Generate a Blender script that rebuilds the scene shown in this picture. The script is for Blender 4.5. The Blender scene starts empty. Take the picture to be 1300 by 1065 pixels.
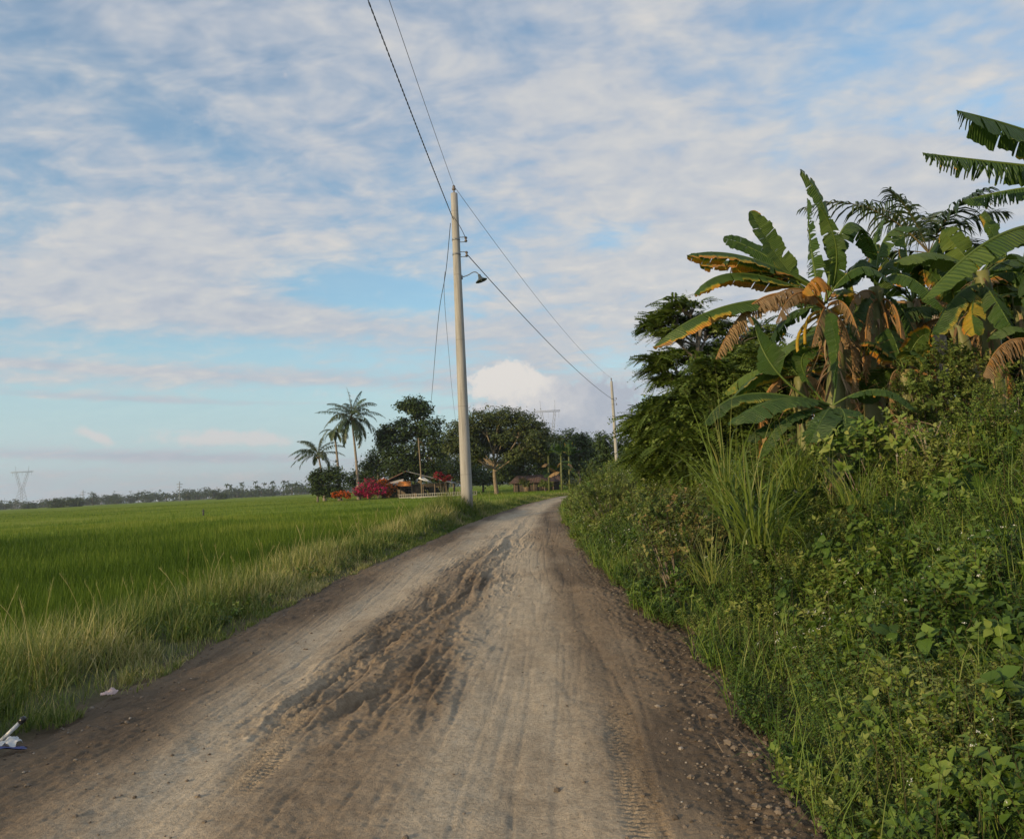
import bpy, math
import numpy as np
from math import radians, sin, cos, pi

rng = np.random.default_rng(11)
C = bpy.context.scene.collection
R_ = rng.random
U_ = rng.uniform
N_ = rng.normal

# ------------------------------------------------------------------ camera
F = 976.0
PITCH, ROLL = radians(7.3), radians(2.9)
EYE = np.array([0, 0, 1.5])
fw = np.array([0, cos(PITCH), sin(PITCH)])
u0 = np.array([0, -sin(PITCH), cos(PITCH)])
r0 = np.array([1.0, 0, 0])
UP = cos(ROLL) * u0 + sin(ROLL) * r0
RT = cos(ROLL) * r0 - sin(ROLL) * u0


def P(px, py, d):
    """world point seen at photo pixel (px, py), d metres ahead along +Y"""
    v = fw + RT * (px - 650) / F - UP * (py - 487.5) / F
    return EYE + v * (d / v[1])


def D(px, py):
    v = fw + RT * (px - 650) / F - UP * (py - 487.5) / F
    return v / np.linalg.norm(v)


cam = bpy.data.cameras.new('camera')
cam.sensor_width = 36
cam.lens = 36 * F / 1300
cam.shift_y = -45 / 1300
cam.clip_start = 0.05
cam.clip_end = 30000
co = bpy.data.objects.new('camera', cam)
C.objects.link(co)
from mathutils import Matrix, Vector
m = Matrix(((RT[0], UP[0], -fw[0], EYE[0]), (RT[1], UP[1], -fw[1], EYE[1]), (RT[2], UP[2], -fw[2], EYE[2]), (0, 0, 0, 1)))
co.matrix_world = m
bpy.context.scene.camera = co


# ------------------------------------------------------------------ noise
def _h(ix, iy, seed):
    h = (ix.astype(np.int64) * 374761393 + iy.astype(np.int64) * 668265263 + seed * 1442695041) & 0xFFFFFFFF
    h = ((h ^ (h >> 13)) * 1274126177) & 0xFFFFFFFF
    h = ((h ^ (h >> 16)) * 2246822519) & 0xFFFFFFFF
    return ((h ^ (h >> 15)) & 0xFFFFFF) / float(0xFFFFFF)


def vn(x, y, seed=0):
    x = np.asarray(x, float); y = np.asarray(y, float)
    ix = np.floor(x); iy = np.floor(y)
    fx = x - ix; fy = y - iy
    fx = fx * fx * (3 - 2 * fx); fy = fy * fy * (3 - 2 * fy)
    a = _h(ix, iy, seed); b = _h(ix + 1, iy, seed); c = _h(ix, iy + 1, seed); d = _h(ix + 1, iy + 1, seed)
    return (a * (1 - fx) + b * fx) * (1 - fy) + (c * (1 - fx) + d * fx) * fy


def fbm(x, y, seed=0, o=4, g=0.5):
    s = 0; a = 1; t = 0
    for i in range(o):
        s = s + a * vn(x * 2 ** i + i * 17.3, y * 2 ** i - i * 9.1, seed + i); t += a; a *= g
    return s / t


def ss(x, a=0.0, b=1.0):
    t = np.clip((np.asarray(x, float) - a) / (b - a), 0, 1)
    return t * t * (3 - 2 * t)


# ------------------------------------------------------------------ ground shape
XL = ([-40, 3, 5, 9, 13, 18, 29, 40, 55, 66, 80, 110], [-3.2, -3.3, -3.32, -3.25, -3.0, -2.35, -1.05, .1, 2.6, 6.5, 17, 48])
XR = ([-40, 3, 4, 5.1, 7.6, 10.5, 15.4, 23, 32, 45, 55, 66, 80, 110], [1.2, 1.25, 1.28, 1.46, 1.62, 1.45, 1.4, 1.52, 2.06, 3.3, 4.7, 9.5, 20, 52])


def xl(y): return np.interp(y, *XL)
def xr(y): return np.interp(y, *XR)
def zr(y): return 0.35 * ss(y, 5, 27)


def ground(x, y):
    x = np.asarray(x, float); y = np.asarray(y, float)
    el = xl(y) - x; er = x - xr(y)
    far = 1 - ss(np.hypot(x, y), 110, 200)
    z = zr(y) * (1 - ss(el, 1, 5)) * (1 - 0.6 * ss(er, 6, 30))
    z = z - 0.36 * ss(el, 0.7, 2.6) + 0.2 * ss(er, 0.2, 2.0) * far
    z = z * np.where(el > 0, 1, far)
    z = z + .40 * np.exp(-((x + 2.5) / 1.6) ** 2 - ((y - 28.) / 7.) ** 2) * ss(el, 0, .4)
    z = z + 0.05 * (fbm(x * 1.3, y * 1.3, 5) - .5) * np.clip(np.maximum(el, er), 0, 1) * far
    return z


# ------------------------------------------------------------------ mesh builders
class B:
    def __init__(s):
        s.v = []; s.q = []; s.t = []; s.c = []; s.n = 0; s.qm = []; s.tm = []

    def add(s, V, Q=None, T=None, col=None, mi=0):
        V = np.asarray(V, float).reshape(-1, 3); k = len(V)
        s.v.append(V)
        if col is None: col = np.zeros((k, 3))
        col = np.asarray(col, float)
        if col.ndim == 1: col = np.tile(col, (k, 1))
        s.c.append(col)
        if Q is not None and len(Q):
            s.q.append(np.asarray(Q, np.int64).reshape(-1, 4) + s.n); s.qm.append(np.full(len(s.q[-1]), mi))
        if T is not None and len(T):
            s.t.append(np.asarray(T, np.int64).reshape(-1, 3) + s.n); s.tm.append(np.full(len(s.t[-1]), mi))
        s.n += k
        return s

    def build(s, name, mats, parent=None, smooth=True, origin=None, **tagkw):
        me = bpy.data.meshes.new(name)
        V = np.concatenate(s.v); col = np.concatenate(s.c)
        if origin is not None: V = V - np.asarray(origin)
        q = np.concatenate(s.q) if s.q else np.zeros((0, 4), np.int64)
        t = np.concatenate(s.t) if s.t else np.zeros((0, 3), np.int64)
        loops = np.concatenate([q.ravel(), t.ravel()])
        starts = np.concatenate([np.arange(len(q)) * 4, len(q) * 4 + np.arange(len(t)) * 3])
        tot = np.concatenate([np.full(len(q), 4), np.full(len(t), 3)])
        me.vertices.add(len(V)); me.vertices.foreach_set('co', V.astype(np.float32).ravel())
        me.loops.add(len(loops)); me.loops.foreach_set('vertex_index', loops.astype(np.int32))
        me.polygons.add(len(tot)); me.polygons.foreach_set('loop_start', starts.astype(np.int32))
        me.polygons.foreach_set('loop_total', tot.astype(np.int32))
        mm = np.concatenate((s.qm or [np.zeros(0)]) + (s.tm or [np.zeros(0)]))
        if not isinstance(mats, (list, tuple)): mats = [mats]
        for mt in mats: me.materials.append(mt)
        if len(mats) > 1: me.polygons.foreach_set('material_index', mm.astype(np.int32))
        me.polygons.foreach_set('use_smooth', np.full(len(tot), smooth))
        a = me.attributes.new('col', 'FLOAT_COLOR', 'POINT')
        cc = np.ones((len(V), 4), np.float32); cc[:, :3] = col
        a.data.foreach_set('color', cc.ravel())
        me.update(calc_edges=True); me.validate()
        o = bpy.data.objects.new(name, me); C.objects.link(o)
        if parent is not None: o.parent = parent
        if origin is not None: o.location = tuple(origin)
        if tagkw: tag(o, **tagkw)
        return o


def tag(o, label=None, cat=None, group=None, kind=None):
    if label: o['label'] = label
    if cat: o['category'] = cat
    if group: o['group'] = group
    if kind: o['kind'] = kind
    return o


def empty(name, loc, label, cat, group=None, kind=None):
    o = bpy.data.objects.new(name, None); C.objects.link(o)
    o.location = tuple(loc); o.empty_display_size = 0.2
    return tag(o, label, cat, group, kind)


def norm(v):
    v = np.asarray(v, float)
    return v / np.maximum(np.linalg.norm(v, axis=-1, keepdims=True), 1e-9)


def frames(pts):
    pts = np.asarray(pts, float)
    t = norm(np.gradient(pts, axis=0))
    ref = np.array([0, 0, 1.0]) if abs(t[0][2]) < 0.9 else np.array([1.0, 0, 0])
    s = np.empty_like(t); s[0] = norm(np.cross(t[0], ref))
    for i in range(1, len(t)):
        v = s[i - 1] - t[i] * (s[i - 1] @ t[i]); s[i] = v / max(np.linalg.norm(v), 1e-9)
    return t, s, np.cross(s, t)


def tube(b, pts, rad, sides=6, col=(0.5, 0, 0), mi=0, cap=True):
    pts = np.asarray(pts, float); k = len(pts)
    rad = np.broadcast_to(np.asarray(rad, float), (k,))
    t, s, n = frames(pts)
    a = np.arange(sides) * 2 * pi / sides
    V = pts[:, None] + rad[:, None, None] * (np.cos(a)[None, :, None] * s[:, None] + np.sin(a)[None, :, None] * n[:, None])
    V = V.reshape(-1, 3)
    i = np.arange(k - 1)[:, None] * sides; j = np.arange(sides)[None]; j2 = (j + 1) % sides
    Q = np.stack([i + j, i + j2, i + sides + j2, i + sides + j], -1).reshape(-1, 4)
    T = []
    if cap:
        V = np.vstack([V, pts[:1], pts[-1:]])
        c0, c1 = k * sides, k * sides + 1
        for jj in range(sides):
            T.append((c0, (jj + 1) % sides, jj)); T.append((c1, (k - 1) * sides + jj, (k - 1) * sides + (jj + 1) % sides))
    b.add(V, Q, T, col, mi)


def box(b, c, size, rz=0, col=(.5, 0, 0), mi=0, M=None):
    sx, sy, sz = [v / 2 for v in size]
    V = np.array([(x, y, z) for x in (-sx, sx) for y in (-sy, sy) for z in (-sz, sz)])
    if M is None:
        M = np.array([[cos(rz), -sin(rz), 0], [sin(rz), cos(rz), 0], [0, 0, 1]])
    V = V @ M.T + np.asarray(c)
    Q = [(0, 1, 3, 2), (4, 6, 7, 5), (0, 4, 5, 1), (2, 3, 7, 6), (0, 2, 6, 4), (1, 5, 7, 3)]
    b.add(V, Q, None, col, mi)


def bar(b, p, q, w, col=(.5, 0, 0), mi=0, sides=4):
    tube(b, [p, q], [w, w], sides, col, mi)


def bez(p0, p1, p2, n):
    t = np.linspace(0, 1, n)[:, None]
    return (1 - t) ** 2 * np.asarray(p0) + 2 * t * (1 - t) * np.asarray(p1) + t * t * np.asarray(p2)


# leaf templates: V, tris, col
def leaf_tmpl(w=.3, fold=.12, droop=.15):
    V = np.array([(0, 0, 0), (0, .5, .03), (0, 1.08, -droop), (-w * .75, .18, fold * .7), (-w, .45, fold), (-w * .5, .8, fold * .3 - droop * .4), (w * .75, .18, fold * .7), (w, .45, fold), (w * .5, .8, fold * .3 - droop * .4)], float)
    T = np.array([(0, 1, 3), (1, 4, 3), (1, 5, 4), (1, 2, 5), (0, 6, 1), (1, 6, 7), (1, 7, 8), (1, 8, 2)])
    return V, T


def rot(az, el, roll=0):
    """leaf y axis points to azimuth az, elevation el"""
    az = np.asarray(az, float); el = np.broadcast_to(np.asarray(el, float), az.shape); roll = np.broadcast_to(np.asarray(roll, float), az.shape)
    y = np.stack([np.cos(el) * np.sin(az), np.cos(el) * np.cos(az), np.sin(el)], -1)
    x = np.stack([np.cos(az), -np.sin(az), np.zeros_like(az)], -1)
    z = np.cross(x, y)
    c = np.cos(roll)[..., None]; s_ = np.sin(roll)[..., None]
    x2 = x * c + z * s_; z2 = z * c - x * s_
    return np.stack([x2, y, z2], -1)  # columns


def scatter(b, tmpl, M, Tr, scale, tint, col2=0.0, col3=None, mi=0):
    """tmpl: (V, tris, col or None)"""
    V, T = tmpl[0], tmpl[1]; tc = tmpl[2] if len(tmpl) > 2 else None
    n = len(Tr); k = len(V)
    if n == 0: return
    scale = np.broadcast_to(np.asarray(scale, float), (n,))
    W = np.einsum('nij,kj->nki', M, V) * scale[:, None, None] + np.asarray(Tr)[:, None]
    col = np.zeros((n, k, 3))
    col[:, :, 0] = np.asarray(tint)[:, None] if np.ndim(tint) else tint
    col[:, :, 1] = np.asarray(col2)[:, None] if np.ndim(col2) else col2
    if tc is not None:
        col[:, :, 0] += tc[None, :, 0]; col[:, :, 2] = tc[None, :, 2]
    if col3 is not None: col[:, :, 2] = np.asarray(col3)[:, None] if np.ndim(col3) else col3
    TT = (T[None] + (np.arange(n) * k)[:, None, None]).reshape(-1, 3)
    b.add(W.reshape(-1, 3), None, TT, col.reshape(-1, 3), mi)


def blades(b, Pp, az, L, lean, bend, w, tint, k=3, col3=0.0, mi=0, twist=None):
    n = len(Pp)
    if n == 0: return
    s = np.linspace(0, 1, k + 1)
    L = np.broadcast_to(L, (n,)); w = np.broadcast_to(w, (n,)); lean = np.broadcast_to(lean, (n,)); bend = np.broadcast_to(bend, (n,))
    d = np.stack([np.sin(az), np.cos(az), np.zeros(n)], -1)
    if twist is None: twist = U_(-.8, .8, n)
    pa = az + pi / 2 + twist
    sd = np.stack([np.sin(pa), np.cos(pa), np.zeros(n)], -1)
    pos = np.asarray(Pp, float).copy(); V = []
    wp = np.clip(1.0 - s ** 2.2, .04, 1) * (0.55 + .45 * np.minimum(s * 4, 1))
    for i in range(k + 1):
        V.append(pos - sd * (w * wp[i] / 2)[:, None]); V.append(pos + sd * (w * wp[i] / 2)[:, None])
        th = lean + bend * (s[i] + .5 / k)
        pos = pos + (d * np.sin(th)[:, None] + np.array([0, 0, 1.0]) * np.cos(th)[:, None]) * (L / k)[:, None]
    V = np.stack(V, 1)
    i = np.arange(k)
    Q = np.stack([2 * i, 2 * i + 1, 2 * i + 3, 2 * i + 2], -1)
    QQ = (Q[None] + (np.arange(n) * 2 * (k + 1))[:, None, None]).reshape(-1, 4)
    col = np.zeros((n, 2 * (k + 1), 3))
    col[:, :, 0] = np.broadcast_to(tint, (n,))[:, None]
    col[:, :, 1] = np.repeat(s, 2)[None]
    col[:, :, 2] = np.broadcast_to(col3, (n,))[:, None]
    b.add(V.reshape(-1, 3), QQ, None, col.reshape(-1, 3), mi)


# ------------------------------------------------------------------ materials
class NT:
    def __init__(s, nt): s.nt = nt
    def n(s, typ, **kw):
        nd = s.nt.nodes.new(typ)
        for k, v in kw.items(): setattr(nd, k, v)
        return nd
    def l(s, a, b): s.nt.links.new(a, b)
    def m(s, op, a, b=None, c=None, clamp=False):
        nd = s.nt.nodes.new('ShaderNodeMath'); nd.operation = op; nd.use_clamp = clamp
        for i, v in enumerate((a, b, c)):
            if v is None: continue
            if hasattr(v, 'links'): s.l(v, nd.inputs[i])
            else: nd.inputs[i].default_value = v
        return nd.outputs[0]
    def mix(s, f, a, b, bt='MIX'):
        nd = s.nt.nodes.new('ShaderNodeMix'); nd.data_type = 'RGBA'; nd.blend_type = bt
        for i, v in ((0, f), (6, a), (7, b)):
            if hasattr(v, 'links'): s.l(v, nd.inputs[i])
            else: nd.inputs[i].default_value = v if i == 0 else (*v, 1)[:4]
        return nd.outputs[2]
    def ramp(s, f, stops):
        nd = s.nt.nodes.new('ShaderNodeValToRGB'); e = nd.color_ramp.elements
        while len(e) < len(stops): e.new(.5)
        for i, (p, c) in enumerate(stops):
            e[i].position = p; e[i].color = (*c, 1) if len(c) == 3 else c
        s.l(f, nd.inputs[0]); return nd.outputs[0]
    def noise(s, vec, sc, det=4, ro=.55, dist=0, dims='3D'):
        nd = s.nt.nodes.new('ShaderNodeTexNoise'); nd.noise_dimensions = dims
        nd.inputs['Scale'].default_value = sc; nd.inputs['Detail'].default_value = det
        nd.inputs['Roughness'].default_value = ro; nd.inputs['Distortion'].default_value = dist
        if vec is not None: s.l(vec, nd.inputs['Vector'])
        return nd.outputs[0]
    def maprange(s, v, a, b, c=0., d=1., smooth=True):
        nd = s.nt.nodes.new('ShaderNodeMapRange')
        if smooth: nd.interpolation_type = 'SMOOTHSTEP'
        s.l(v, nd.inputs[0])
        for i, x in enumerate((a, b, c, d)): nd.inputs[1 + i].default_value = x
        return nd.outputs[0]


def newmat(name):
    mt = bpy.data.materials.new(name); mt.use_nodes = True
    nt = mt.node_tree; nt.nodes.clear()
    g = NT(nt); out = g.n('ShaderNodeOutputMaterial'); p = g.n('ShaderNodeBsdfPrincipled')
    g.l(p.outputs[0], out.inputs[0])
    return mt, g, p, out


def leafmat(name, stops, trans=.28, rough=.5, stem=(.12, .09, .05), spec=.3, patch=.35, pscale=.6):
    mt, g, p, out = newmat(name)
    at = g.n('ShaderNodeAttribute', attribute_name='col'); sp = g.n('ShaderNodeSeparateColor')
    g.l(at.outputs['Color'], sp.inputs[0])
    geo = g.n('ShaderNodeNewGeometry')
    nz = g.noise(geo.outputs['Position'], pscale, 3)
    f = g.m('ADD', sp.outputs[0], g.m('MULTIPLY', g.m('SUBTRACT', nz, .5), patch * 2), clamp=True)
    c = g.ramp(f, stops)
    c = g.mix(g.maprange(sp.outputs[2], .45, .55), c, stem)
    g.l(c, p.inputs['Base Color']); p.inputs['Roughness'].default_value = rough
    p.inputs['Specular IOR Level'].default_value = spec
    if trans > 0:
        tr = g.n('ShaderNodeBsdfTranslucent'); ms = g.n('ShaderNodeMixShader'); ms.inputs[0].default_value = trans
        c2 = g.mix(1.0, c, (1.0, 1.0, .55), 'MULTIPLY')
        g.l(c2, tr.inputs[0]); g.l(p.outputs[0], ms.inputs[1]); g.l(tr.outputs[0], ms.inputs[2]); g.l(ms.outputs[0], out.inputs[0])
    return mt


def plainmat(name, c1, c2, scale=8, rough=.8, bump=.3, bscale=None, metal=0, dist=.01, stretch=None):
    mt, g, p, out = newmat(name)
    tc = g.n('ShaderNodeTexCoord'); vec = tc.outputs['Object']
    if stretch:
        mp = g.n('ShaderNodeMapping'); mp.inputs['Scale'].default_value = stretch; g.l(vec, mp.inputs[0]); vec = mp.outputs[0]
    nz = g.noise(vec, scale, 6, .6)
    g.l(g.ramp(nz, [(.3, c1), (.7, c2)]), p.inputs['Base Color'])
    p.inputs['Roughness'].default_value = rough; p.inputs['Metallic'].default_value = metal
    if bump:
        b = g.n('ShaderNodeBump'); b.inputs['Strength'].default_value = bump; b.inputs['Distance'].default_value = dist
        g.l(g.noise(vec, bscale or scale * 4, 4), b.inputs['Height']); g.l(b.outputs[0], p.inputs['Normal'])
    return mt


M_herb = leafmat('herb_leaf', [(0, (.028, .060, .010)), (.4, (.080, .150, .021)), (.75, (.155, .225, .036)), (1, (.26, .29, .075))], .3, .5, (.09, .08, .035))
M_bushl = leafmat('light_bush_leaf', [(0, (.05, .085, .016)), (.5, (.13, .19, .04)), (1, (.26, .31, .09))], .3, .5, (.10, .09, .04))
M_bushb = leafmat('brownish_bush_leaf', [(0, (.035, .065, .014)), (.4, (.09, .14, .03)), (.75, (.17, .19, .05)), (1, (.28, .19, .08))], .25, .55, (.12, .08, .04))
M_tree = leafmat('tree_leaf', [(0, (.022, .042, .012)), (.5, (.048, .082, .020)), (1, (.09, .13, .032))], .2, .5, (.10, .08, .06))
M_rain = leafmat('rain_tree_leaf', [(0, (.035, .052, .014)), (.5, (.075, .10, .025)), (1, (.13, .155, .04))], .2, .5, (.10, .08, .06))
M_feather = leafmat('feathery_leaf', [(0, (.04, .07, .012)), (.5, (.095, .15, .026)), (1, (.17, .22, .045))], .25, .5, (.10, .08, .05))
M_palm = leafmat('palm_leaf', [(0, (.022, .045, .014)), (.5, (.05, .085, .025)), (1, (.13, .14, .05))], .2, .4, (.16, .13, .06), .5)
M_rice = leafmat('rice_blade', [(0, (.040, .080, .009)), (.4, (.095, .165, .018)), (.75, (.18, .245, .035)), (1, (.27, .30, .07))], .35, .6, (.2, .18, .08), .12, .3, .12)
M_canopy = leafmat('rice_canopy', [(0, (.09, .145, .022)), (.5, (.18, .235, .04)), (1, (.28, .30, .08))], 0, .9, (.2, .18, .08), .0, .45, .35)
M_verge = leafmat('verge_grass', [(0, (.065, .115, .018)), (.4, (.14, .20, .038)), (.7, (.28, .29, .09)), (1, (.50, .44, .22))], .3, .55, (.30, .24, .14), .3, .25, .8)
M_grass = leafmat('tall_grass', [(0, (.07, .12, .02)), (.6, (.15, .21, .035)), (1, (.30, .30, .10))], .35, .45, (.2, .2, .08), .35, .1)
M_red = leafmat('bougainvillea_flower', [(0, (.26, .012, .06)), (.5, (.52, .03, .13)), (1, (.60, .08, .12))], .3, .5, (.1, .08, .05), .2, .5, .5)
M_white = plainmat('flower_white', (.55, .58, .50), (.75, .75, .66), 20, .7, 0)
M_bark = plainmat('bark', (.10, .085, .065), (.24, .20, .15), 3, .9, .6, 12, dist=.05)
M_barkp = plainmat('pale_bark', (.13, .105, .07), (.27, .21, .14), 2, .9, .5, 8, dist=.05)
M_ptrunk = plainmat('palm_trunk', (.17, .14, .11), (.30, .25, .20), 2, .9, .6, 6, dist=.05, stretch=(.4, .4, 6))
M_dead = leafmat('dead_leaf', [(0, (.09, .055, .03)), (.5, (.22, .14, .08)), (1, (.36, .26, .16))], .15, .8, (.15, .10, .06), .15, .2, 3)
M_twig = plainmat('dry_twig', (.12, .10, .06), (.30, .25, .16), 20, .9, .2)


def banana_mat():
    mt, g, p, out = newmat('banana_leaf')
    at = g.n('ShaderNodeAttribute', attribute_name='col'); sp = g.n('ShaderNodeSeparateColor')
    g.l(at.outputs['Color'], sp.inputs[0])
    geo = g.n('ShaderNodeNewGeometry')
    nz = g.noise(geo.outputs['Position'], 2.5, 4)
    st = g.m('SINE', g.m('MULTIPLY', sp.outputs[1], 330))
    st2 = g.noise(None, 1, 2, dims='1D')
    nd = g.nt.nodes[-1]; g.l(g.m('MULTIPLY', sp.outputs[1], 90), nd.inputs['W'])
    f = g.m('ADD', sp.outputs[0], g.m('ADD', g.m('MULTIPLY', g.m('SUBTRACT', nz, .5), .5), g.m('MULTIPLY', g.m('SUBTRACT', st2, .5), .5)), clamp=True)
    green = g.ramp(f, [(0, (.026, .062, .012)), (.5, (.058, .115, .020)), (1, (.14, .20, .038))])
    old = g.ramp(g.m('ADD', sp.outputs[2], g.m('MULTIPLY', g.m('SUBTRACT', g.noise(geo.outputs['Position'], 14, 4), .5), .30)),
                 [(.25, (.10, .18, .035)), (.38, (.42, .32, .03)), (.55, (.60, .25, .025)), (.72, (.40, .20, .055)), (.9, (.35, .23, .11))])
    c = g.mix(g.maprange(sp.outputs[2], .15, .32), green, old)
    g.l(c, p.inputs['Base Color']); p.inputs['Roughness'].default_value = .5; p.inputs['Specular IOR Level'].default_value = .35
    b = g.n('ShaderNodeBump'); b.inputs['Strength'].default_value = .6; b.inputs['Distance'].default_value = .01
    g.l(g.m('ADD', st, g.m('MULTIPLY', st2, 3)), b.inputs['Height']); g.l(b.outputs[0], p.inputs['Normal'])
    tr = g.n('ShaderNodeBsdfTranslucent'); ms = g.n('ShaderNodeMixShader'); ms.inputs[0].default_value = .28
    g.l(g.mix(1.0, c, (1, 1, .5), 'MULTIPLY'), tr.inputs[0]); g.l(p.outputs[0], ms.inputs[1]); g.l(tr.outputs[0], ms.inputs[2]); g.l(ms.outputs[0], out.inputs[0])
    return mt


M_ban = banana_mat()
M_bstem = leafmat('banana_stem', [(0, (.07, .09, .03)), (.5, (.18, .19, .07)), (1, (.34, .27, .12))], .1, .5, (.22, .15, .09), .3, .5, 4)

# ------------------------------------------------------------------ world and sun
SUN_EL, SUN_AZ = radians(13), radians(-128)     # azimuth measured from +Y towards +X
sc = bpy.context.scene
w = bpy.data.worlds.new('World'); sc.world = w; w.use_nodes = True
wn = w.node_tree; wn.nodes.clear(); g = NT(wn)
wo = g.n('ShaderNodeOutputWorld'); bg = g.n('ShaderNodeBackground')
sky = g.n('ShaderNodeTexSky'); sky.sky_type = 'NISHITA'; sky.sun_disc = False
sky.sun_elevation = SUN_EL; sky.sun_rotation = SUN_AZ
sky.air_density = 1.2; sky.dust_density = .6; sky.ozone_density = 1.5
tc = g.n('ShaderNodeTexCoord'); sx = g.n('ShaderNodeSeparateXYZ'); g.l(tc.outputs['Generated'], sx.inputs[0])
X, Y, Z = sx.outputs
zc = g.m('ADD', g.m('MAXIMUM', Z, 0.0), .20)
u = g.m('DIVIDE', X, zc); v = g.m('DIVIDE', Y, zc)
cb = g.n('ShaderNodeCombineXYZ'); g.l(u, cb.inputs[0]); g.l(v, cb.inputs[1])
mp = g.n('ShaderNodeMapping'); mp.inputs['Rotation'].default_value = (0, 0, radians(35)); mp.inputs['Scale'].default_value = (1, 1.6, 1)
g.l(cb.outputs[0], mp.inputs[0])
n1 = g.noise(mp.outputs[0], .9, 4, .5, .1)
n2 = g.noise(mp.outputs[0], 5.2, 4, .6, .35)
n4 = g.noise(cb.outputs[0], 15, 2, .55, .3)
n3 = g.noise(mp.outputs[0], .33, 3, .5)
az = g.m('ARCTAN2', X, Y); el = g.m('ARCSINE', Z)
AE = []


def blob(px, py, rx, ry, amp, slope=0.0):
    """soft patch in the sky, centred in the direction of a photo pixel; radii in photo pixels"""
    d = D(px, py); a0 = math.atan2(d[0], d[1]); e0 = math.asin(d[2])
    slope = slope - math.tan(ROLL)
    da = g.m('SUBTRACT', az, a0)
    de = g.m('SUBTRACT', g.m('SUBTRACT', el, e0), g.m('MULTIPLY', da, slope))
    q = g.m('ADD', g.m('POWER', g.m('ABSOLUTE', g.m('MULTIPLY', da, F / rx)), 2), g.m('POWER', g.m('ABSOLUTE', g.m('MULTIPLY', de, F / ry)), 2))
    return g.m('MULTIPLY', g.m('EXPONENT', g.m('MULTIPLY', q, -1)), amp)


def total(L):
    s = L[0]
    for a in L[1:]: s = g.m('ADD', s, a)
    return s


bias = total([
    blob(470, 372, 120, 28, -.42, -.10), blob(200, 445, 330, 26, -.20), blob(120, 525, 420, 30, -.42), blob(420, 530, 150, 55, -.26),
    blob(130, 95, 120, 45, -.16, -.2), blob(240, 170, 90, 25, -.14, -.2), blob(30, 265, 60, 45, -.20), blob(560, 260, 80, 70, -.10),
    blob(790, 300, 60, 22, -.20), blob(1000, 200, 60, 40, -.14, .6), blob(1130, 30, 150, 40, -.14, .4), blob(1230, 130, 90, 25, -.14),
    blob(780, 450, 60, 35, -.16), blob(120, 590, 300, 22, -.22), blob(0, 60, 60, 60, -.10), blob(150, 470, 300, 6, .25), blob(330, 512, 260, 6, .25), blob(100, 505, 200, 5, .2), blob(200, 580, 300, 6, .25),
    blob(250, 320, 260, 45, .14), blob(700, 120, 320, 110, .14), blob(1000, 330, 250, 110, .24), blob(330, 400, 260, 22, .18), blob(200, 486, 260, 9, .14, .03), blob(330, 470, 160, 7, .16),
    blob(640, 400, 120, 30, .10), blob(690, 460, 200, 40, .10), blob(1100, 200, 250, 60, .10)])
cov = g.m('ADD', g.m('ADD', g.m('MULTIPLY', n1, .55), g.m('ADD', g.m('MULTIPLY', n2, .62), g.m('MULTIPLY', n4, .22))), bias)
cov = g.maprange(cov, .44, .84)
cov = g.m('ADD', g.m('MULTIPLY', cov, .78), .19)
warm = g.m('ADD', g.m('ADD', g.m('MULTIPLY', n2, 1.0), g.m('MULTIPLY', g.m('SUBTRACT', n4, .5), .5)), g.m('ADD', g.m('MULTIPLY', g.m('SUBTRACT', n3, .5), .7), total([blob(950, 300, 400, 200, .22), blob(150, 100, 400, 150, -.05), blob(350, 330, 200, 50, .08), blob(250, 485, 320, 22, .08), blob(1100, 60, 300, 100, .1), blob(700, 560, 900, 60, -.12)])))
cc = g.ramp(warm, [(.25, (3.5, 3.9, 4.65)), (.50, (4.2, 4.5, 5.05)), (.72, (5.0, 5.1, 5.25)), (.95, (6.0, 5.75, 5.45))])
# low cumulus and pink bars near the horizon, with ragged edges
rag = g.m('MULTIPLY', g.m('SUBTRACT', g.noise(tc.outputs['Generated'], 26, 3, .6), .5), .85)
rag2 = g.m('MULTIPLY', g.m('SUBTRACT', g.noise(tc.outputs['Generated'], 60, 3, .65), .5), 1.3)
low = g.m('ADD', total([blob(612, 482, 20, 15, .8), blob(645, 470, 26, 16, .8), blob(680, 484, 24, 16, .75), blob(640, 498, 60, 15, .8), blob(712, 505, 26, 20, .7), blob(752, 500, 24, 20, .7), blob(775, 520, 26, 24, .6), blob(700, 530, 60, 26, .8), blob(750, 548, 60, 34, .7), blob(800, 575, 80, 24, .6), blob(700, 575, 90, 22, .5), blob(842, 468, 40, 9, .35), blob(790, 500, 40, 30, .5), blob(560, 575, 200, 10, .4), blob(600, 520, 60, 8, .5)]), g.m('ADD', rag, rag2))
low = g.maprange(low, .34, .76)
lown = g.m('ADD', g.m('ADD', g.noise(tc.outputs['Generated'], 14, 3), g.m('MULTIPLY', rag2, .35)), total([blob(630, 490, 70, 30, .5), blob(655, 470, 40, 16, .35), blob(760, 550, 90, 60, -.16)]))
lowc = g.ramp(lown, [(.35, (3.7, 4.05, 4.7)), (.6, (4.9, 5.0, 5.3)), (.85, (6.6, 6.3, 5.95))])
pk = g.m('ADD', total([blob(112, 549, 14, 6, .75, -.35), blob(130, 558, 14, 7, .75, -.3), blob(250, 556, 50, 6, .55), blob(300, 552, 40, 8, .5), blob(345, 557, 36, 8, .55), blob(300, 562, 110, 6, .5), blob(250, 548, 60, 4, .3), blob(300, 605, 110, 8, .45), blob(430, 500, 60, 8, .4)]), g.m('ADD', rag, rag2))
pk = g.m('MULTIPLY', g.maprange(pk, .15, 1.0), .62)
hz = g.maprange(Z, .0, .24, 1.0, 0.0)
blue = g.mix(g.m('MULTIPLY', hz, .85), g.mix(1.0, sky.outputs[0], (1.12, 1.55, 1.76), 'MULTIPLY'), (4.3, 5.7, 6.5))
c = g.mix(cov, blue, cc)
c = g.mix(pk, c, (6.5, 5.75, 5.6))
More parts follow.
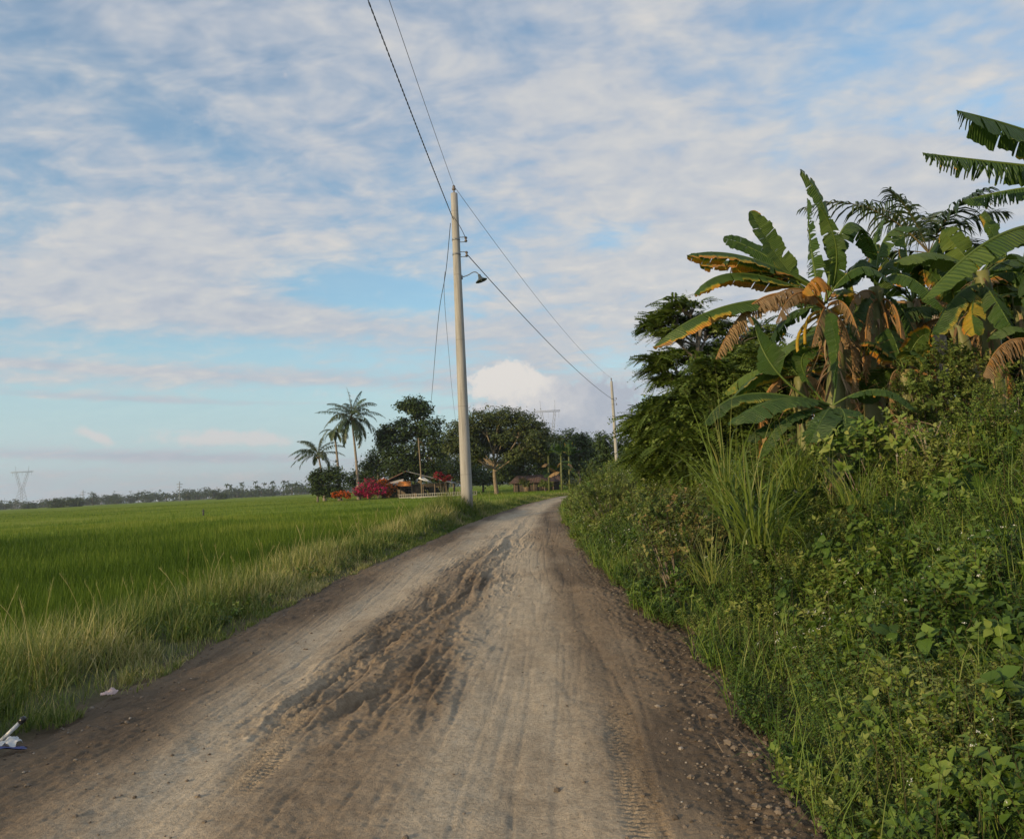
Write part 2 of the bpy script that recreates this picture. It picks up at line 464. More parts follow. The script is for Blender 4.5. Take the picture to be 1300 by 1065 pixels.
c = g.mix(low, c, lowc)
c = g.mix(g.maprange(Z, -.02, .0, 1.0, 0.0), c, (2.0, 2.2, 1.9))
g.l(c, bg.inputs[0]); bg.inputs[1].default_value = .1
g.l(bg.outputs[0], wo.inputs[0])
w.cycles.sampling_method = 'MANUAL'; w.cycles.sample_map_resolution = 1024

sl = bpy.data.lights.new('sun', 'SUN'); sl.energy = 3.7; sl.angle = radians(.6); sl.color = (1.0, .74, .42)
so = bpy.data.objects.new('sun', sl); C.objects.link(so)
sd = Vector((cos(SUN_EL) * sin(SUN_AZ), cos(SUN_EL) * cos(SUN_AZ), sin(SUN_EL)))
so.rotation_euler = sd.to_track_quat('Z', 'Y').to_euler()
so.location = sd * 50 + Vector((0, 0, 10))
vs = sc.view_settings; vs.view_transform = 'Standard'; vs.look = 'None'; vs.exposure = .28; vs.gamma = 1

# ------------------------------------------------------------------ ground sheet
def gridmesh(xs, ys, zf, colf):
    Xg, Yg = np.meshgrid(xs, ys)
    Zg = zf(Xg, Yg)
    nx, ny = len(xs), len(ys)
    i = np.arange(ny - 1)[:, None] * nx; j = np.arange(nx - 1)[None]
    Q = np.stack([i + j, i + j + 1, i + nx + j + 1, i + nx + j], -1).reshape(-1, 4)
    return np.stack([Xg, Yg, Zg], -1).reshape(-1, 3), Q, colf(Xg, Yg).reshape(-1, 3)


t = np.linspace(-1, 1, 420); gx = np.sinh(t * 8.2) / np.sinh(8.2) * 9000
gx = np.sort(np.concatenate([gx, np.linspace(-8, 8, 130)]))
t = np.linspace(0, 1, 300); gy = -40 + np.sinh(t * 7) / np.sinh(7) * 12000
gy = np.sort(np.concatenate([gy[gy > 45], np.linspace(-40, 0, 20), np.linspace(.2, 45, 300), [-400, -6000]]))


def gcol(x, y):
    el = xl(y) - x; er = x - xr(y)
    dirt = (1 - ss(np.maximum(el, er) + (fbm(x * 3, y * 3, 3) - .5) * .5, -.05, .3))
    return np.stack([dirt, ss(el, 1.2, 3), np.zeros_like(x)], -1)


bb = B(); bb.add(*(lambda r: (r[0], r[1], None, r[2]))(gridmesh(gx, gy, lambda x, y: ground(x, y) - .16 * (1 - ss(np.maximum(xl(y) - x, x - xr(y)), -.25, .25)), gcol)))
mt, g, p, out = newmat('soil_and_turf')
at = g.n('ShaderNodeAttribute', attribute_name='col'); sp = g.n('ShaderNodeSeparateColor'); g.l(at.outputs['Color'], sp.inputs[0])
geo = g.n('ShaderNodeNewGeometry')
nz = g.noise(geo.outputs['Position'], 3, 6, .65)
turf = g.ramp(nz, [(.3, (.045, .06, .018)), (.5, (.09, .10, .035)), (.7, (.15, .125, .07))])
paddy = g.ramp(nz, [(.3, (.030, .060, .010)), (.7, (.06, .10, .02))])
dirt = g.ramp(g.noise(geo.outputs['Position'], 9, 6, .7), [(.3, (.095, .065, .040)), (.7, (.21, .15, .095))])
c = g.mix(sp.outputs[1], turf, paddy); c = g.mix(sp.outputs[0], c, dirt)
g.l(c, p.inputs['Base Color']); p.inputs['Roughness'].default_value = .95
bp = g.n('ShaderNodeBump'); bp.inputs['Strength'].default_value = .7; bp.inputs['Distance'].default_value = .03
g.l(g.noise(geo.outputs['Position'], 14, 6, .7), bp.inputs['Height']); g.l(bp.outputs[0], p.inputs['Normal'])
bb.build('ground', mt, kind='structure')

# ------------------------------------------------------------------ dirt road
ys = [2.2]
while ys[-1] < 105: ys.append(ys[-1] * 1.0036 if ys[-1] < 30 else ys[-1] * 1.008)
ys = np.concatenate([np.linspace(-30, 2.0, 50), ys])
us = np.linspace(-.1, 1.1, 430)
Yg, Ug = np.meshgrid(ys, us, indexing='ij')
Lx, Rx = xl(Yg), xr(Yg)
Xg = Lx + (Rx - Lx) * Ug


def tr(pts):
    a = np.array(pts); return np.interp(Yg, a[:, 0], a[:, 1])


lt = Xg - tr([(-30, -1.8), (3, -1.85), (4.9, -1.92), (7.8, -2.05), (11.2, -1.82), (17.3, -1.05), (27, -.2), (40, 1.1), (55, 3.3), (66, 8), (80, 18.5), (110, 50)])
mc = Xg - tr([(-30, -.05), (3.5, -.06), (8, -.13), (18.8, -.18), (27, .35), (40, 1.4), (55, 3.7), (66, 8.4), (80, 18.9), (110, 50.4)])
r1 = Xg - tr([(3, -1.75), (5.6, -1.55), (7.3, -1.40), (9.7, -1.08), (15.6, -.72), (22, -.2), (40, 1.2)])
r2 = Xg - tr([(3, -1.3), (5.76, -1.15), (7.2, -.95), (12.4, -.72), (20, 0), (40, 1.3)])
r3 = Xg - tr([(3, .45), (4.4, .5), (6.3, .64), (11, .64), (16.5, .66), (30, 1.1), (55, 4.0)])
wob = (fbm(Xg * 1.2, Yg * .6, 21) - .5) * .30
lt += wob; mc += wob * 1.2; r1 += wob * .6; r2 += wob * .9
sm = np.exp(-(lt / .30) ** 2); smm = np.exp(-(mc / .38) ** 2)
# churned mud between the wheel tracks: elongated lumps
churn_c = (r1 + r2) / 2
churn = np.exp(-((churn_c - .05 * (Yg < 99)) / .72) ** 4) * ss(Yg, 4.4, 6.0) * (1 - ss(Yg, 14, 24) * .8)
xw = churn_c + (fbm(Xg * 1.2, Yg * .7, 29) - .5) * .16
rd = np.abs(fbm(xw * 4.5, Yg * .45, 31, 3, .5) - .5) * 2
ridge = (1 - rd) ** 7
rd2 = np.abs(fbm(xw * 7 + 5, Yg * .8, 36, 3, .5) - .5) * 2
ridge2 = (1 - rd2) ** 8
lumps = fbm(Xg * 16, Yg * 9, 41, 4, .6)
lump2 = fbm(Xg * 34, Yg * 26, 47, 3, .6)
h = np.zeros_like(Xg)
h += (fbm(Xg * .9, Yg * .4, 3) - .5) * .06 + (fbm(Xg * 5, Yg * 3, 8, 5, .6) - .5) * .022
h += (lump2 - .5) * .012 * (1 - .85 * np.maximum(sm, smm))
h -= .030 * sm + .022 * smm
h -= churn * (.030 * np.exp(-(r1 / .09) ** 2) + .036 * np.exp(-(r2 / .08) ** 2) * ss(fbm(Xg, Yg * .7, 33), .35, .55) + .018 * np.exp(-((r2 - .22) / .05) ** 2))
h += churn * ss(fbm(Xg * 1.4, Yg * .5, 34), .3, .6) * (.024 * ridge2 - .034 * ridge + .016 * (lumps - .5) + .022 * (lump2 - .5))
clod = ss(fbm(Xg * 22, Yg * 18, 39, 2), .62, .74)
h += .022 * clod * np.clip(churn * .9 * ss(fbm(Xg * 2, Yg, 37), .35, .6) + .25 * ss(Xg - mc * 0 - .8, 0, .4), 0, 1)
h += .014 * churn * (np.exp(-((r1 - .16) / .06) ** 2) + np.exp(-((r2 + .17) / .05) ** 2))
h -= .012 * np.exp(-(r3 / .09) ** 2) * ss(Yg, 5, 7) * (1 - ss(Yg, 22, 30)) * (.4 + fbm(Xg, Yg * 1.5, 77))
rgt = ss(Xg - mc * 0 - tr([(3, .75), (10, .8), (20, .9), (40, 2.4), (55, 4.2)]), -.15, .55)
h += rgt * (.03 * (lumps - .5) + .03 * (lump2 - .5))
le = ss(lt, -.35, -1.0)
h += .03 * ss(-lt, .35, 1.0) * (lumps - .3)
# fine long tracks left by motorbikes and carts
fl = (1 - np.abs(fbm((Xg - (Lx + Rx) / 2 * .8) * 7 + .3 * np.sin(Yg * .5), Yg * .22, 131, 3, .5) - .5) * 2) ** 12
h -= .006 * fl * (1 - .5 * churn)
fl2 = (1 - np.abs(fbm((Xg - .06 * Yg) * 10 + 9, Yg * .3, 137, 3, .5) - .5) * 2) ** 12
h -= .003 * fl2
# tyre tread prints
for cx, y0, y1, wd, pt, ang in ((lt - .42 - .0 * Yg, 4.3, 9.5, .13, .052, .5), (r3 - .02, 3.0, 6.0, .095, .045, -.35), (r3 - .45, 3.0, 5.0, .07, .05, .35)):
    msk = np.exp(-(cx / wd) ** 6) * ss(Yg, y0 - .3, y0 + .2) * (1 - ss(Yg, y1 - 1, y1)) * ss(fbm(Xg * 2, Yg * 1.3, 66), .3, .5)
    h += msk * (.013 * np.sign(np.sin((Yg + ang * np.abs(cx)) * 2 * pi / pt)) * (np.abs(np.sin((Yg + ang * np.abs(cx)) * 2 * pi / pt)) ** .5) - .012)
edge = np.maximum(Lx - Xg, Xg - Rx) + (fbm(Xg * 2.5, Yg * 2.5, 12) - .5) * .3
Zg = zr(Yg) + h - .10 * ss(edge, -.25, .35)
sm2 = np.exp(-(lt / .42) ** 2); smm2 = np.exp(-(mc / .52) ** 4)
pale = np.clip(sm2 * 1.1 + smm2 * .95 + .35 * ss(fbm(Xg * 1.5, Yg * .5, 90), .45, .7) * (1 - churn), 0, 1) * (1 - .35 * ss(Yg * 0 + fbm(Xg * 2.2, Yg * .9, 92), .5, .75))
damp = np.clip(churn * (-.02 + .8 * ridge + .6 * (fbm(Xg * 2, Yg * .7, 51) - .3)) - ridge * churn * .25 + rgt * (.75 - .35 * ss(Yg, 7, 18)) + .55 * ss(-lt, .35, .9) + .5 * np.exp(-(r3 / .25) ** 2) * fbm(Xg * 2, Yg, 57) + .35 * ss(fbm(Xg * 1.2, Yg * .35, 58), .5, .7), 0, 1)
brk = ss(fbm(Xg * 1.1 + 3, Yg * .5, 139, 3), .42, .62)
damp = np.clip(damp + .20 * fl * brk + .07 * fl2 * brk + 1.3 * np.exp(-((Xg - 1.0) / .35) ** 2 - ((Yg - 4.3) / .8) ** 2), 0, 1) * (1 - .8 * np.maximum(sm, smm))
ny, nx = Xg.shape
i = np.arange(ny - 1)[:, None] * nx; j = np.arange(nx - 1)[None]
Q = np.stack([i + j, i + j + 1, i + nx + j + 1, i + nx + j], -1).reshape(-1, 4)
bb = B(); bb.add(np.stack([Xg, Yg, Zg], -1), Q, None, np.stack([pale, damp, churn], -1).reshape(-1, 3))
mt, g, p, out = newmat('dry_mud')
at = g.n('ShaderNodeAttribute', attribute_name='col'); sp = g.n('ShaderNodeSeparateColor'); g.l(at.outputs['Color'], sp.inputs[0])
geo = g.n('ShaderNodeNewGeometry'); pos = geo.outputs['Position']
na = g.noise(pos, 6, 8, .68); nb = g.noise(pos, 45, 5, .65)
base = g.ramp(na, [(.25, (.165, .115, .071)), (.5, (.255, .188, .120)), (.75, (.355, .272, .180))])
c = g.mix(g.m('MULTIPLY', sp.outputs[0], .9), base, g.ramp(na, [(.3, (.42, .345, .245)), (.7, (.56, .47, .345))]))
c = g.mix(g.m('MULTIPLY', g.maprange(g.m('ADD', sp.outputs[1], g.m('MULTIPLY', g.m('SUBTRACT', na, .5), 1.0)), .15, .85), .85), c, g.ramp(na, [(.3, (.062, .045, .030)), (.7, (.125, .090, .060))]))
c = g.mix(g.maprange(nb, .62, .30, .0, .42), c, (.085, .062, .042))
c = g.mix(g.maprange(g.noise(pos, 120, 2, .5), .66, .74, 0, .5), c, (.38, .33, .27))
g.l(c, p.inputs['Base Color']); p.inputs['Roughness'].default_value = .93; p.inputs['Specular IOR Level'].default_value = .2
bp = g.n('ShaderNodeBump'); bp.inputs['Strength'].default_value = .6; bp.inputs['Distance'].default_value = .012
g.l(g.m('ADD', g.m('MULTIPLY', nb, 1.6), g.m('MULTIPLY', g.noise(pos, 150, 3, .65), .8)), bp.inputs['Height']); g.l(bp.outputs[0], p.inputs['Normal'])
bb.build('dirt_road', mt, kind='structure')
_rz = (ys, us, Zg)


def roadz(x, y):
    """height of the road mesh at points"""
    yi = np.clip(np.searchsorted(ys, y), 0, len(ys) - 1)
    uu = (x - xl(y)) / (xr(y) - xl(y))
    ui = np.clip(np.round((uu + .1) / 1.2 * (len(us) - 1)).astype(int), 0, len(us) - 1)
    return Zg[yi, ui]


# gravel and clods
def rock_tmpl(k):
    r = np.random.default_rng(k)
    V = []
    for a in range(3):
        z = (-.35, .15, .5)[a]; rr = (.8, 1.0, .45)[a]
        for j in range(6):
            th = j * pi / 3 + a * .4
            V.append((rr * cos(th) * r.uniform(.75, 1.15), rr * sin(th) * r.uniform(.75, 1.15), z * r.uniform(.8, 1.2)))
    V.append((0, 0, .6)); T = []
    for a in range(2):
        for j in range(6):
            p_, q_ = a * 6 + j, a * 6 + (j + 1) % 6
            T += [(p_, q_, q_ + 6), (p_, q_ + 6, p_ + 6)]
    for j in range(6): T.append((12 + j, 12 + (j + 1) % 6, 18))
    return np.array(V), np.array(T)


M_stone = leafmat('stone', [(0, (.09, .07, .05)), (.5, (.20, .16, .12)), (1, (.40, .37, .33))], 0, .9, patch=.1, pscale=3)
bb = B()
for k in range(5):
    n = 1000
    y = 3.2 + 17 * R_(n) ** 1.6
    side = R_(n)
    x = np.where(side < .6, xr(y) - np.abs(N_(0, .38, n)) + .15, np.where(side < .75, xl(y) + np.abs(N_(0, .4, n)) - .1, U_(xl(y), xr(y))))
    s = np.exp(N_(-4.9, .5, n)); s = np.minimum(s, .035)
    mid = (x > -1.9) & (x < .6); s = np.where(mid, s * .6, s)
    z = np.where((x < xr(y) + .1) & (x > xl(y) - .1), roadz(x, y), ground(x, y)) + s * .15
    scatter(bb, rock_tmpl(k), rot(U_(0, 6.3, n), U_(-.3, .3, n), U_(-.3, .3, n)), np.stack([x, y, z], -1), s, np.clip(N_(.3, .2, n), 0, 1))
bb.build('gravel', M_stone, smooth=False, label='loose gravel and mud clods scattered along the edges of the dirt road', cat='gravel', kind='stuff')

# ------------------------------------------------------------------ air
HZ = 0.00016
b = B(); box(b, (0, 2650, 67), (4400, 5900, 140)); hm = bpy.data.materials.new('haze'); hm.use_nodes = True; hn = NT(hm.node_tree); hm.node_tree.nodes.clear()
ho = hn.n('ShaderNodeOutputMaterial'); hv = hn.n('ShaderNodeVolumePrincipled'); hv.inputs['Color'].default_value = (.80, .88, 1.0, 1); hv.inputs['Density'].default_value = HZ; hv.inputs['Anisotropy'].default_value = .2
hn.l(hv.outputs[0], ho.inputs['Volume'])
hz_o = b.build('haze', hm, label='thin evening haze softening the far trees', cat='haze', kind='stuff')

# ------------------------------------------------------------------ rice field
def bund(x, y):
    a_ = y + .25 * x + 3 * (fbm(x * .02, y * .02, 65, 2) - .5); b_ = x - .2 * y
    f = np.minimum(np.abs((a_ / 38) % 1 - .5) * 38, np.abs((b_ / 55 + .2) % 1 - .5) * 55)
    return 1 - ss(f, .25, .8 + .006 * np.hypot(x, y))


def fieldtop(x, y):
    return .60 + .10 * (fbm(x * .35, y * .35, 61) - .5) + .16 * (fbm(x * .03, y * .10, 62) - .5) * 2


bb = B()
for (n, d0, d1, pw, kk) in ((330000, 4, 60, -.5, 3), (130000, 55, 260, -.5, 2)):
    e = pw + 1
    d = (d0 ** e + R_(n) * (d1 ** e - d0 ** e)) ** (1 / e)
    a = U_(radians(-43), radians(14), n)
    x = d * np.sin(a); y = d * np.cos(a)
    el = xl(y) - x
    ok = (el > 1.9 + 1.3 * (fbm(x * .5, y * .5, 71) - .4)) & (y > 1) & ~((x > -26) & (y > 110) & (y < 150))
    ok &= vn(x * 5.2, y * 5.2, 72) > .25 * (d < 25)
    ok &= (bund(x, y) < .5) | (R_(n) < .12)
    x, y, d = x[ok], y[ok], d[ok]; n = len(x)
    top = fieldtop(x, y)
    L = top * U_(.75, 1.22, n) * (1 + .25 * (fbm(x * .15, y * .15, 64, 3) - .5)); wd = .0055 * (d / 5) ** .72 * U_(.7, 1.4, n)
    pt = fbm(x * .045, y * .12, 73, 3)
    ti = np.clip(.34 + .95 * (pt - .5) + .8 * (fbm(x * .4, y * .4, 79, 3) - .5) + .26 * ss(d, 12, 70) + N_(0, .20, n), 0, 1)
    blades(bb, np.stack([x, y, ground(x, y)], -1), U_(0, 2 * pi, n) + .0, L, np.abs(N_(.08, .10, n)), np.abs(N_(.30, .30, n)), wd, ti, kk)
# canopy surface of the far crop
t = np.linspace(0, 1, 240); cx = 14 - (np.exp(t * 6.2) - 1) / (np.exp(6.2) - 1) * 1600
t = np.linspace(0, 1, 200); cy = 34 + (np.exp(t * 4.2) - 1) / (np.exp(4.2) - 1) * 860
Xc, Yc = np.meshgrid(cx, cy); Xc = Xc + 0.0
el = xl(np.minimum(Yc, 109)) - Xc
Zc = ground(Xc, Yc) + (fieldtop(Xc, Yc) - .14) * ss(el, 1.3, 3.5) * ss(np.hypot(Xc, Yc), 34, 48) * (1 - .55 * bund(Xc, Yc) * (np.hypot(Xc, Yc) < 320)) - .05 + .05 * (fbm(Xc * 1.5, Yc * 1.5, 74) - .5)
i = np.arange(199)[:, None] * 240; j = np.arange(239)[None]
Q = np.stack([i + j + 1, i + j, i + 240 + j, i + 240 + j + 1], -1).reshape(-1, 4)
keep = (el.ravel()[Q[:, 0]] > 1.2)
pt = fbm(Xc * .045, Yc * .12, 73, 3)
tint = np.clip(.42 + .8 * (pt - .5) + .2 * (fbm(Xc * 2, Yc * 1.2, 75) - .5) * 2, 0, 1)
bb.add(np.stack([Xc, Yc, Zc], -1), Q[keep], None, np.stack([tint, tint, tint * 0], -1).reshape(-1, 3), 1)
bb.build('rice_field', [M_rice, M_canopy], label='wide green rice paddy stretching left of the road to the horizon', cat='rice', kind='stuff')

# ------------------------------------------------------------------ verge grass on the left
bb = B()
n = 210000
y = (3.0 ** .4 + R_(n) * (75 ** .4 - 3.0 ** .4)) ** (1 / .4)
e_ = -.05 + np.abs(N_(.0, 1, n)) * .0 + 3.2 * R_(n) ** 1.25
edge_n = .5 * (fbm(y * .9, y * 0 + 3, 81) - .45)
x = xl(y) - e_ - edge_n * .6 + .12
cl = vn(x * 3.3, y * 3.3, 82)
ok = (cl > .42) | (R_(n) < .18)
for lx_, ly_, lr_ in ((P(12, 938, 5.1)[0], 5.1, .42), (P(140, 880, 6.2)[0], 6.2, .22)):
    ok &= (np.hypot(x - lx_ - .08, (y - ly_ + .15) * .8) > lr_)
x, y, e_, cl = x[ok], y[ok], e_[ok], cl[ok]; n = len(x)
ok = ~((np.abs(y - 27) < .0)); d = np.hypot(x, y)
L = (.08 + .34 * ss(e_, -.1, 1.1)) * U_(.45, 1.25, n) * (.55 + .9 * vn(x * .7, y * .7, 83)) * (1 - .35 * ss(y, 25, 60))
L = L * (1 + .5 * np.exp(-((x + 2) / 1.) ** 2 - ((y - 26.2) / .9) ** 2))
dry = fbm(x * .55, y * .55, 84, 3)
ti = np.clip(.46 + 1.3 * (dry - .5) + N_(0, .22, n), 0, 1)
blades(bb, np.stack([x, y, ground(x, y) - .01], -1), U_(0, 2 * pi, n), L, np.abs(N_(.25, .3, n)), np.abs(N_(.6, .5, n)), .0048 * (d / 5) ** .7 * U_(.7, 1.5, n), ti, 3)
# tall pale stalks with seed heads
for k in range(230):
    y = 3.6 + 36 * R_() ** 1.7; x = float(xl(y)) - U_(.55, 2.0); z = float(ground(x, y))
    if R_() > vn(x * .8 + 4, y * .8, 85) * 1.5: continue
    a = U_(0, 6.28); L = U_(.55, .95); ln = U_(.1, .5)
    q = np.array([x, y, z]) + np.array([sin(a) * sin(ln) * L, cos(a) * sin(ln) * L, cos(ln) * L])
    pts = bez((x, y, z), (x, y, z + L * .6), q, 6)
    tube(bb, pts, .0016 * (max(y, 5) / 5) ** .5, 3, (U_(.6, .95), 0, 0), cap=False)
    m_ = 14
    pp = pts[-2] + (pts[-1] - pts[-2]) * R_(m_)[:, None]
    blades(bb, pp, U_(0, 6.28, m_), U_(.03, .07, m_), U_(.1, .5, m_), .3, .004 * (max(y, 5) / 5) ** .6, U_(.6, .95, m_), 1)
bb.build('roadside_grass', M_verge, label='dry yellowing grass verge along the left edge of the dirt road', cat='grass', kind='stuff')

# sparse creeping weeds on the left road edge
herb_leaf = leaf_tmpl(.3)


def sprig(seed, nl=10, h=1.0, leafL=.38, wdt=.3, spread=.9, stem_r=.012, upright=0.4):
    r = np.random.default_rng(seed)
    V = []; T = []; Cc = []; n0 = 0
    pts = bez((0, 0, 0), (r.uniform(-.1, .1), r.uniform(-.1, .1), h * .6), (r.uniform(-.25, .25), r.uniform(-.25, .25), h), 5)
    a3 = np.array([(cos(a), sin(a), 0) for a in (0, 2.1, 4.2)]) * stem_r
    for p_ in pts: V += list(p_ + a3)
    for i_ in range(4):
        for j_ in range(3):
            a_, b_ = i_ * 3 + j_, i_ * 3 + (j_ + 1) % 3
            T += [(a_, b_, b_ + 3), (a_, b_ + 3, a_ + 3)]
    Cc += [(0, 0, 1)] * 15; n0 = 15
    lv, lt_ = leaf_tmpl(wdt, .1, r.uniform(.05, .3))
    for i_ in range(nl):
        f = .25 + .75 * (i_ + 1) / nl
        k_ = min(int(f * 4), 3); p_ = pts[k_] + (pts[k_ + 1] - pts[k_]) * (f * 4 - k_)
        az_ = i_ * 2.4 + r.uniform(-.4, .4)
        Mx = rot(np.array(az_), upright + r.uniform(-.5, .4) + (f - .5) * .6, r.uniform(-.5, .5))
        L = leafL * r.uniform(.6, 1.15) * (1.15 - .5 * f)
        V += list((lv * L) @ Mx.T + p_); T += [tuple(q + n0 for q in t_) for t_ in lt_]; n0 += 9
        Cc += [(r.uniform(-.18, .18) + (.12 if f > .85 else 0), 0, 0)] * 9
    return np.array(V), np.array(T), np.array(Cc)


def pinnate(seed, pairs=11, ll=.22, lw=.62, arch=.3):
    r = np.random.default_rng(seed); V = []; T = []; Cc = []; n0 = 0
    for i_ in range(pairs):
        f = (i_ + .8) / pairs; y_ = f; z_ = -arch * f * f
        L = ll * (1.0 - .55 * abs(f - .4)) * r.uniform(.85, 1.1)
        for s_ in (-1, 1):
            dx, dy = s_ * L * .93, L * .35; w_ = L * lw * .5
            V += [(0, y_, z_), (dx * .5, y_ + dy * .5 - w_, z_ - .02), (dx, y_ + dy, z_ - .05 * r.random()), (dx * .5, y_ + dy * .5 + w_, z_ - .02)]
            T += [(n0, n0 + 1, n0 + 2), (n0, n0 + 2, n0 + 3)]; n0 += 4
            Cc += [(r.uniform(-.1, .1), 0, 0)] * 4
    V += [(-.006, 0, 0), (.006, 0, 0), (0, 1, -arch)]; T += [(n0, n0 + 1, n0 + 2)]; Cc += [(0, 0, 1)] * 3
    return np.array(V), np.array(T), np.array(Cc)


SPR = [sprig(k, 12 + k % 4, 1, .30 + .05 * (k % 3), .24 + .07 * (k % 2)) for k in range(6)]
SPRS = [sprig(20 + k, 20, 1, .17, .34, upright=.2) for k in range(4)]
SPRB = [sprig(40 + k, 9, .9, .40, .28) for k in range(4)]
PIN = [pinnate(60 + k) for k in range(4)]


def tilt_rot(nrm, spin):
    """frames whose z axis is nrm"""
    z = norm(nrm); a = np.where(np.abs(z[:, 2:3]) < .95, np.array([[0, 0, 1.0]]), np.array([[1.0, 0, 0]]))
    x = norm(np.cross(a, z)); y = np.cross(z, x)
    c_, s_ = np.cos(spin)[:, None], np.sin(spin)[:, None]
    return np.stack([x * c_ + y * s_, y * c_ - x * s_, z], -1)


bb = B()
n = 2600
y = 4.2 + 60 * R_(n) ** 2.2; x = xl(y) - .15 - 1.5 * R_(n) ** 1.3
ok = vn(x * 1.1, y * 1.1, 91) > .58
x, y = x[ok], y[ok]; n = len(x)
for k, tp in enumerate(SPRS + SPR[:2]):
    m_ = np.arange(n) % 6 == k
    q = m_.sum()
    scatter(bb, tp, tilt_rot(np.stack([N_(0, .4, q), N_(0, .4, q), np.ones(q)], -1), U_(0, 6.3, q)), np.stack([x[m_], y[m_], ground(x[m_], y[m_]) - .02], -1), U_(.1, .26, q), np.clip(N_(.5, .2, q), 0, 1))
bb.build('creeping_weeds', M_herb, label='low green broadleaf weeds creeping along the left road edge', cat='weeds', kind='stuff')

# ------------------------------------------------------------------ weed thicket on the right
def Hth(x, y):
    er = x - xr(y)
    near = 1.0
    k_ = .52 * ss(er, -.15, .45) + .75 * ss(er, .3, 2.6) + .25 * ss(er, 2.2, 4.5)
    h_ = k_ * (.80 + .45 * fbm(x * .55, y * .55, 101, 3))
    h_ = h_ + .35 * (fbm(x * 1.6, y * 1.6, 102, 3) - .5) * ss(er, 0, .8) + .12 * (fbm(x * 5, y * 5, 104, 2) - .5) * ss(er, 0, .5)
    h_ = h_ * (1 - .35 * ss(y, 9, 14) * (1 - ss(y, 14, 30)) * (1 - ss(er, 0, 2.5))) 
    h_ = h_ * (.72 + .28 * ss(y, 4.5, 9)) + .85 * (fbm(x * .8 + 7, y * .8, 108, 2) - .5) * ss(er, .2, 1.5)
    dry_gap = np.exp(-((x - 2.0) / .55) ** 2 - ((y - 6.6) / .9) ** 2)
    h_ = h_ * (1 - .75 * dry_gap)
    return ground(x, y) + np.maximum(h_, 0)


def edgewob(y): return .28 * (fbm(y * 1.1, y * 0 + 9, 103, 3) - .5) * 2


bb = B()
# dense inner mass of the thicket
hy = np.concatenate([np.linspace(1.0, 24, 230), np.linspace(24.3, 100, 150)]); he = np.concatenate([np.linspace(.12, 5, 70), np.linspace(5.3, 30, 60)])
Yh, Eh = np.meshgrid(hy, he, indexing='ij'); Xh = xr(Yh) + Eh
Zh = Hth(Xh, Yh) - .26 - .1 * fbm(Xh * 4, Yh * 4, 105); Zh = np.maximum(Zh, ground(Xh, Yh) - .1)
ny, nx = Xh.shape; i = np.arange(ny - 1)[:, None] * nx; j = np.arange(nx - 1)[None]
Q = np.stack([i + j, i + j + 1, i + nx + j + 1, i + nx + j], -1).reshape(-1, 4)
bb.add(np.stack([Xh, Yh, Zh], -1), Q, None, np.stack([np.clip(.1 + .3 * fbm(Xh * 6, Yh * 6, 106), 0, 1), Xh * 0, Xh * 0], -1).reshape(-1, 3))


def thick_pts(n, e0, e1, d0, d1, pw=-.9, epw=1.0):
    ex = pw + 1
    y = (d0 ** ex + R_(n) * (d1 ** ex - d0 ** ex)) ** (1 / ex)
    er = e0 + (e1 - e0) * R_(n) ** epw
    x = xr(y) + er + edgewob(y) * np.clip(1 - er, 0, 1)
    eps = .08
    hx = (Hth(x + eps, y) - Hth(x - eps, y)) / (2 * eps); hyy = (Hth(x, y + eps) - Hth(x, y - eps)) / (2 * eps)
    nr = norm(np.stack([-hx, -hyy, np.ones(n)], -1))
    return x, y, er, nr


spec = lambda x, y: fbm(x * .7, y * .7, 111, 3)
n = 74000
x, y, er, nr = thick_pts(n, -.12, 9.0, 2.0, 70, -.6, 1.35)
d = np.hypot(x, y); sp_ = spec(x, y) + N_(0, .06, n)
depth = np.abs(N_(0, .13, n))
z = Hth(x, y) - .16 - depth
z = np.maximum(z, ground(x, y) - .02)
size = U_(.11, .22, n) * (1 + .035 * np.maximum(d - 6, 0)) * np.where(er < .3, .75, 1)
nr2 = norm(nr * .8 + np.array([0, 0, .9]) + N_(0, .42, (n, 3)))
ti = np.clip(.46 + 1.3 * (fbm(x * 1.1, y * 1.1, 112, 3) - .5) + .25 * ss(d, 9, 22) + N_(0, .13, n), 0, 1)
kind = np.where(sp_ < .40, 0, np.where(sp_ < .66, 1, 2))
for kd, TS in ((0, SPR), (1, SPRS), (2, SPRB + SPR[:2])):
    for k, tp in enumerate(TS):
        m_ = (kind == kd) & (np.arange(n) % len(TS) == k); q = m_.sum()
        scatter(bb, tp, tilt_rot(nr2[m_], U_(0, 6.3, q)), np.stack([x, y, z], -1)[m_], size[m_] * (1.15 if kd == 2 else 1), ti[m_])
# fine grass blades poking through
n = 46000
x, y, er, nr = thick_pts(n, -.2, 6.0, 2.0, 50, -.6, 1.5)
m_ = fbm(x * .9, y * .9, 113, 3) + .06 - .12 * np.exp(-((x - 2.0) / .8) ** 2 - ((y - 6.8) / 1.5) ** 2) > .50
m_ &= (er > .9) | (R_(n) < np.where(y < 8, .30, .7))
x, y, er = x[m_], y[m_], er[m_]; n = len(x); d = np.hypot(x, y)
z = np.maximum(Hth(x, y) - .25, ground(x, y))
blades(bb, np.stack([x, y, z], -1), U_(0, 6.3, n), U_(.20, .50, n), np.abs(N_(.3, .3, n)), np.abs(N_(.9, .5, n)), .0065 * (d / 5) ** .6, np.clip(N_(.62, .2, n), 0, 1), 3)
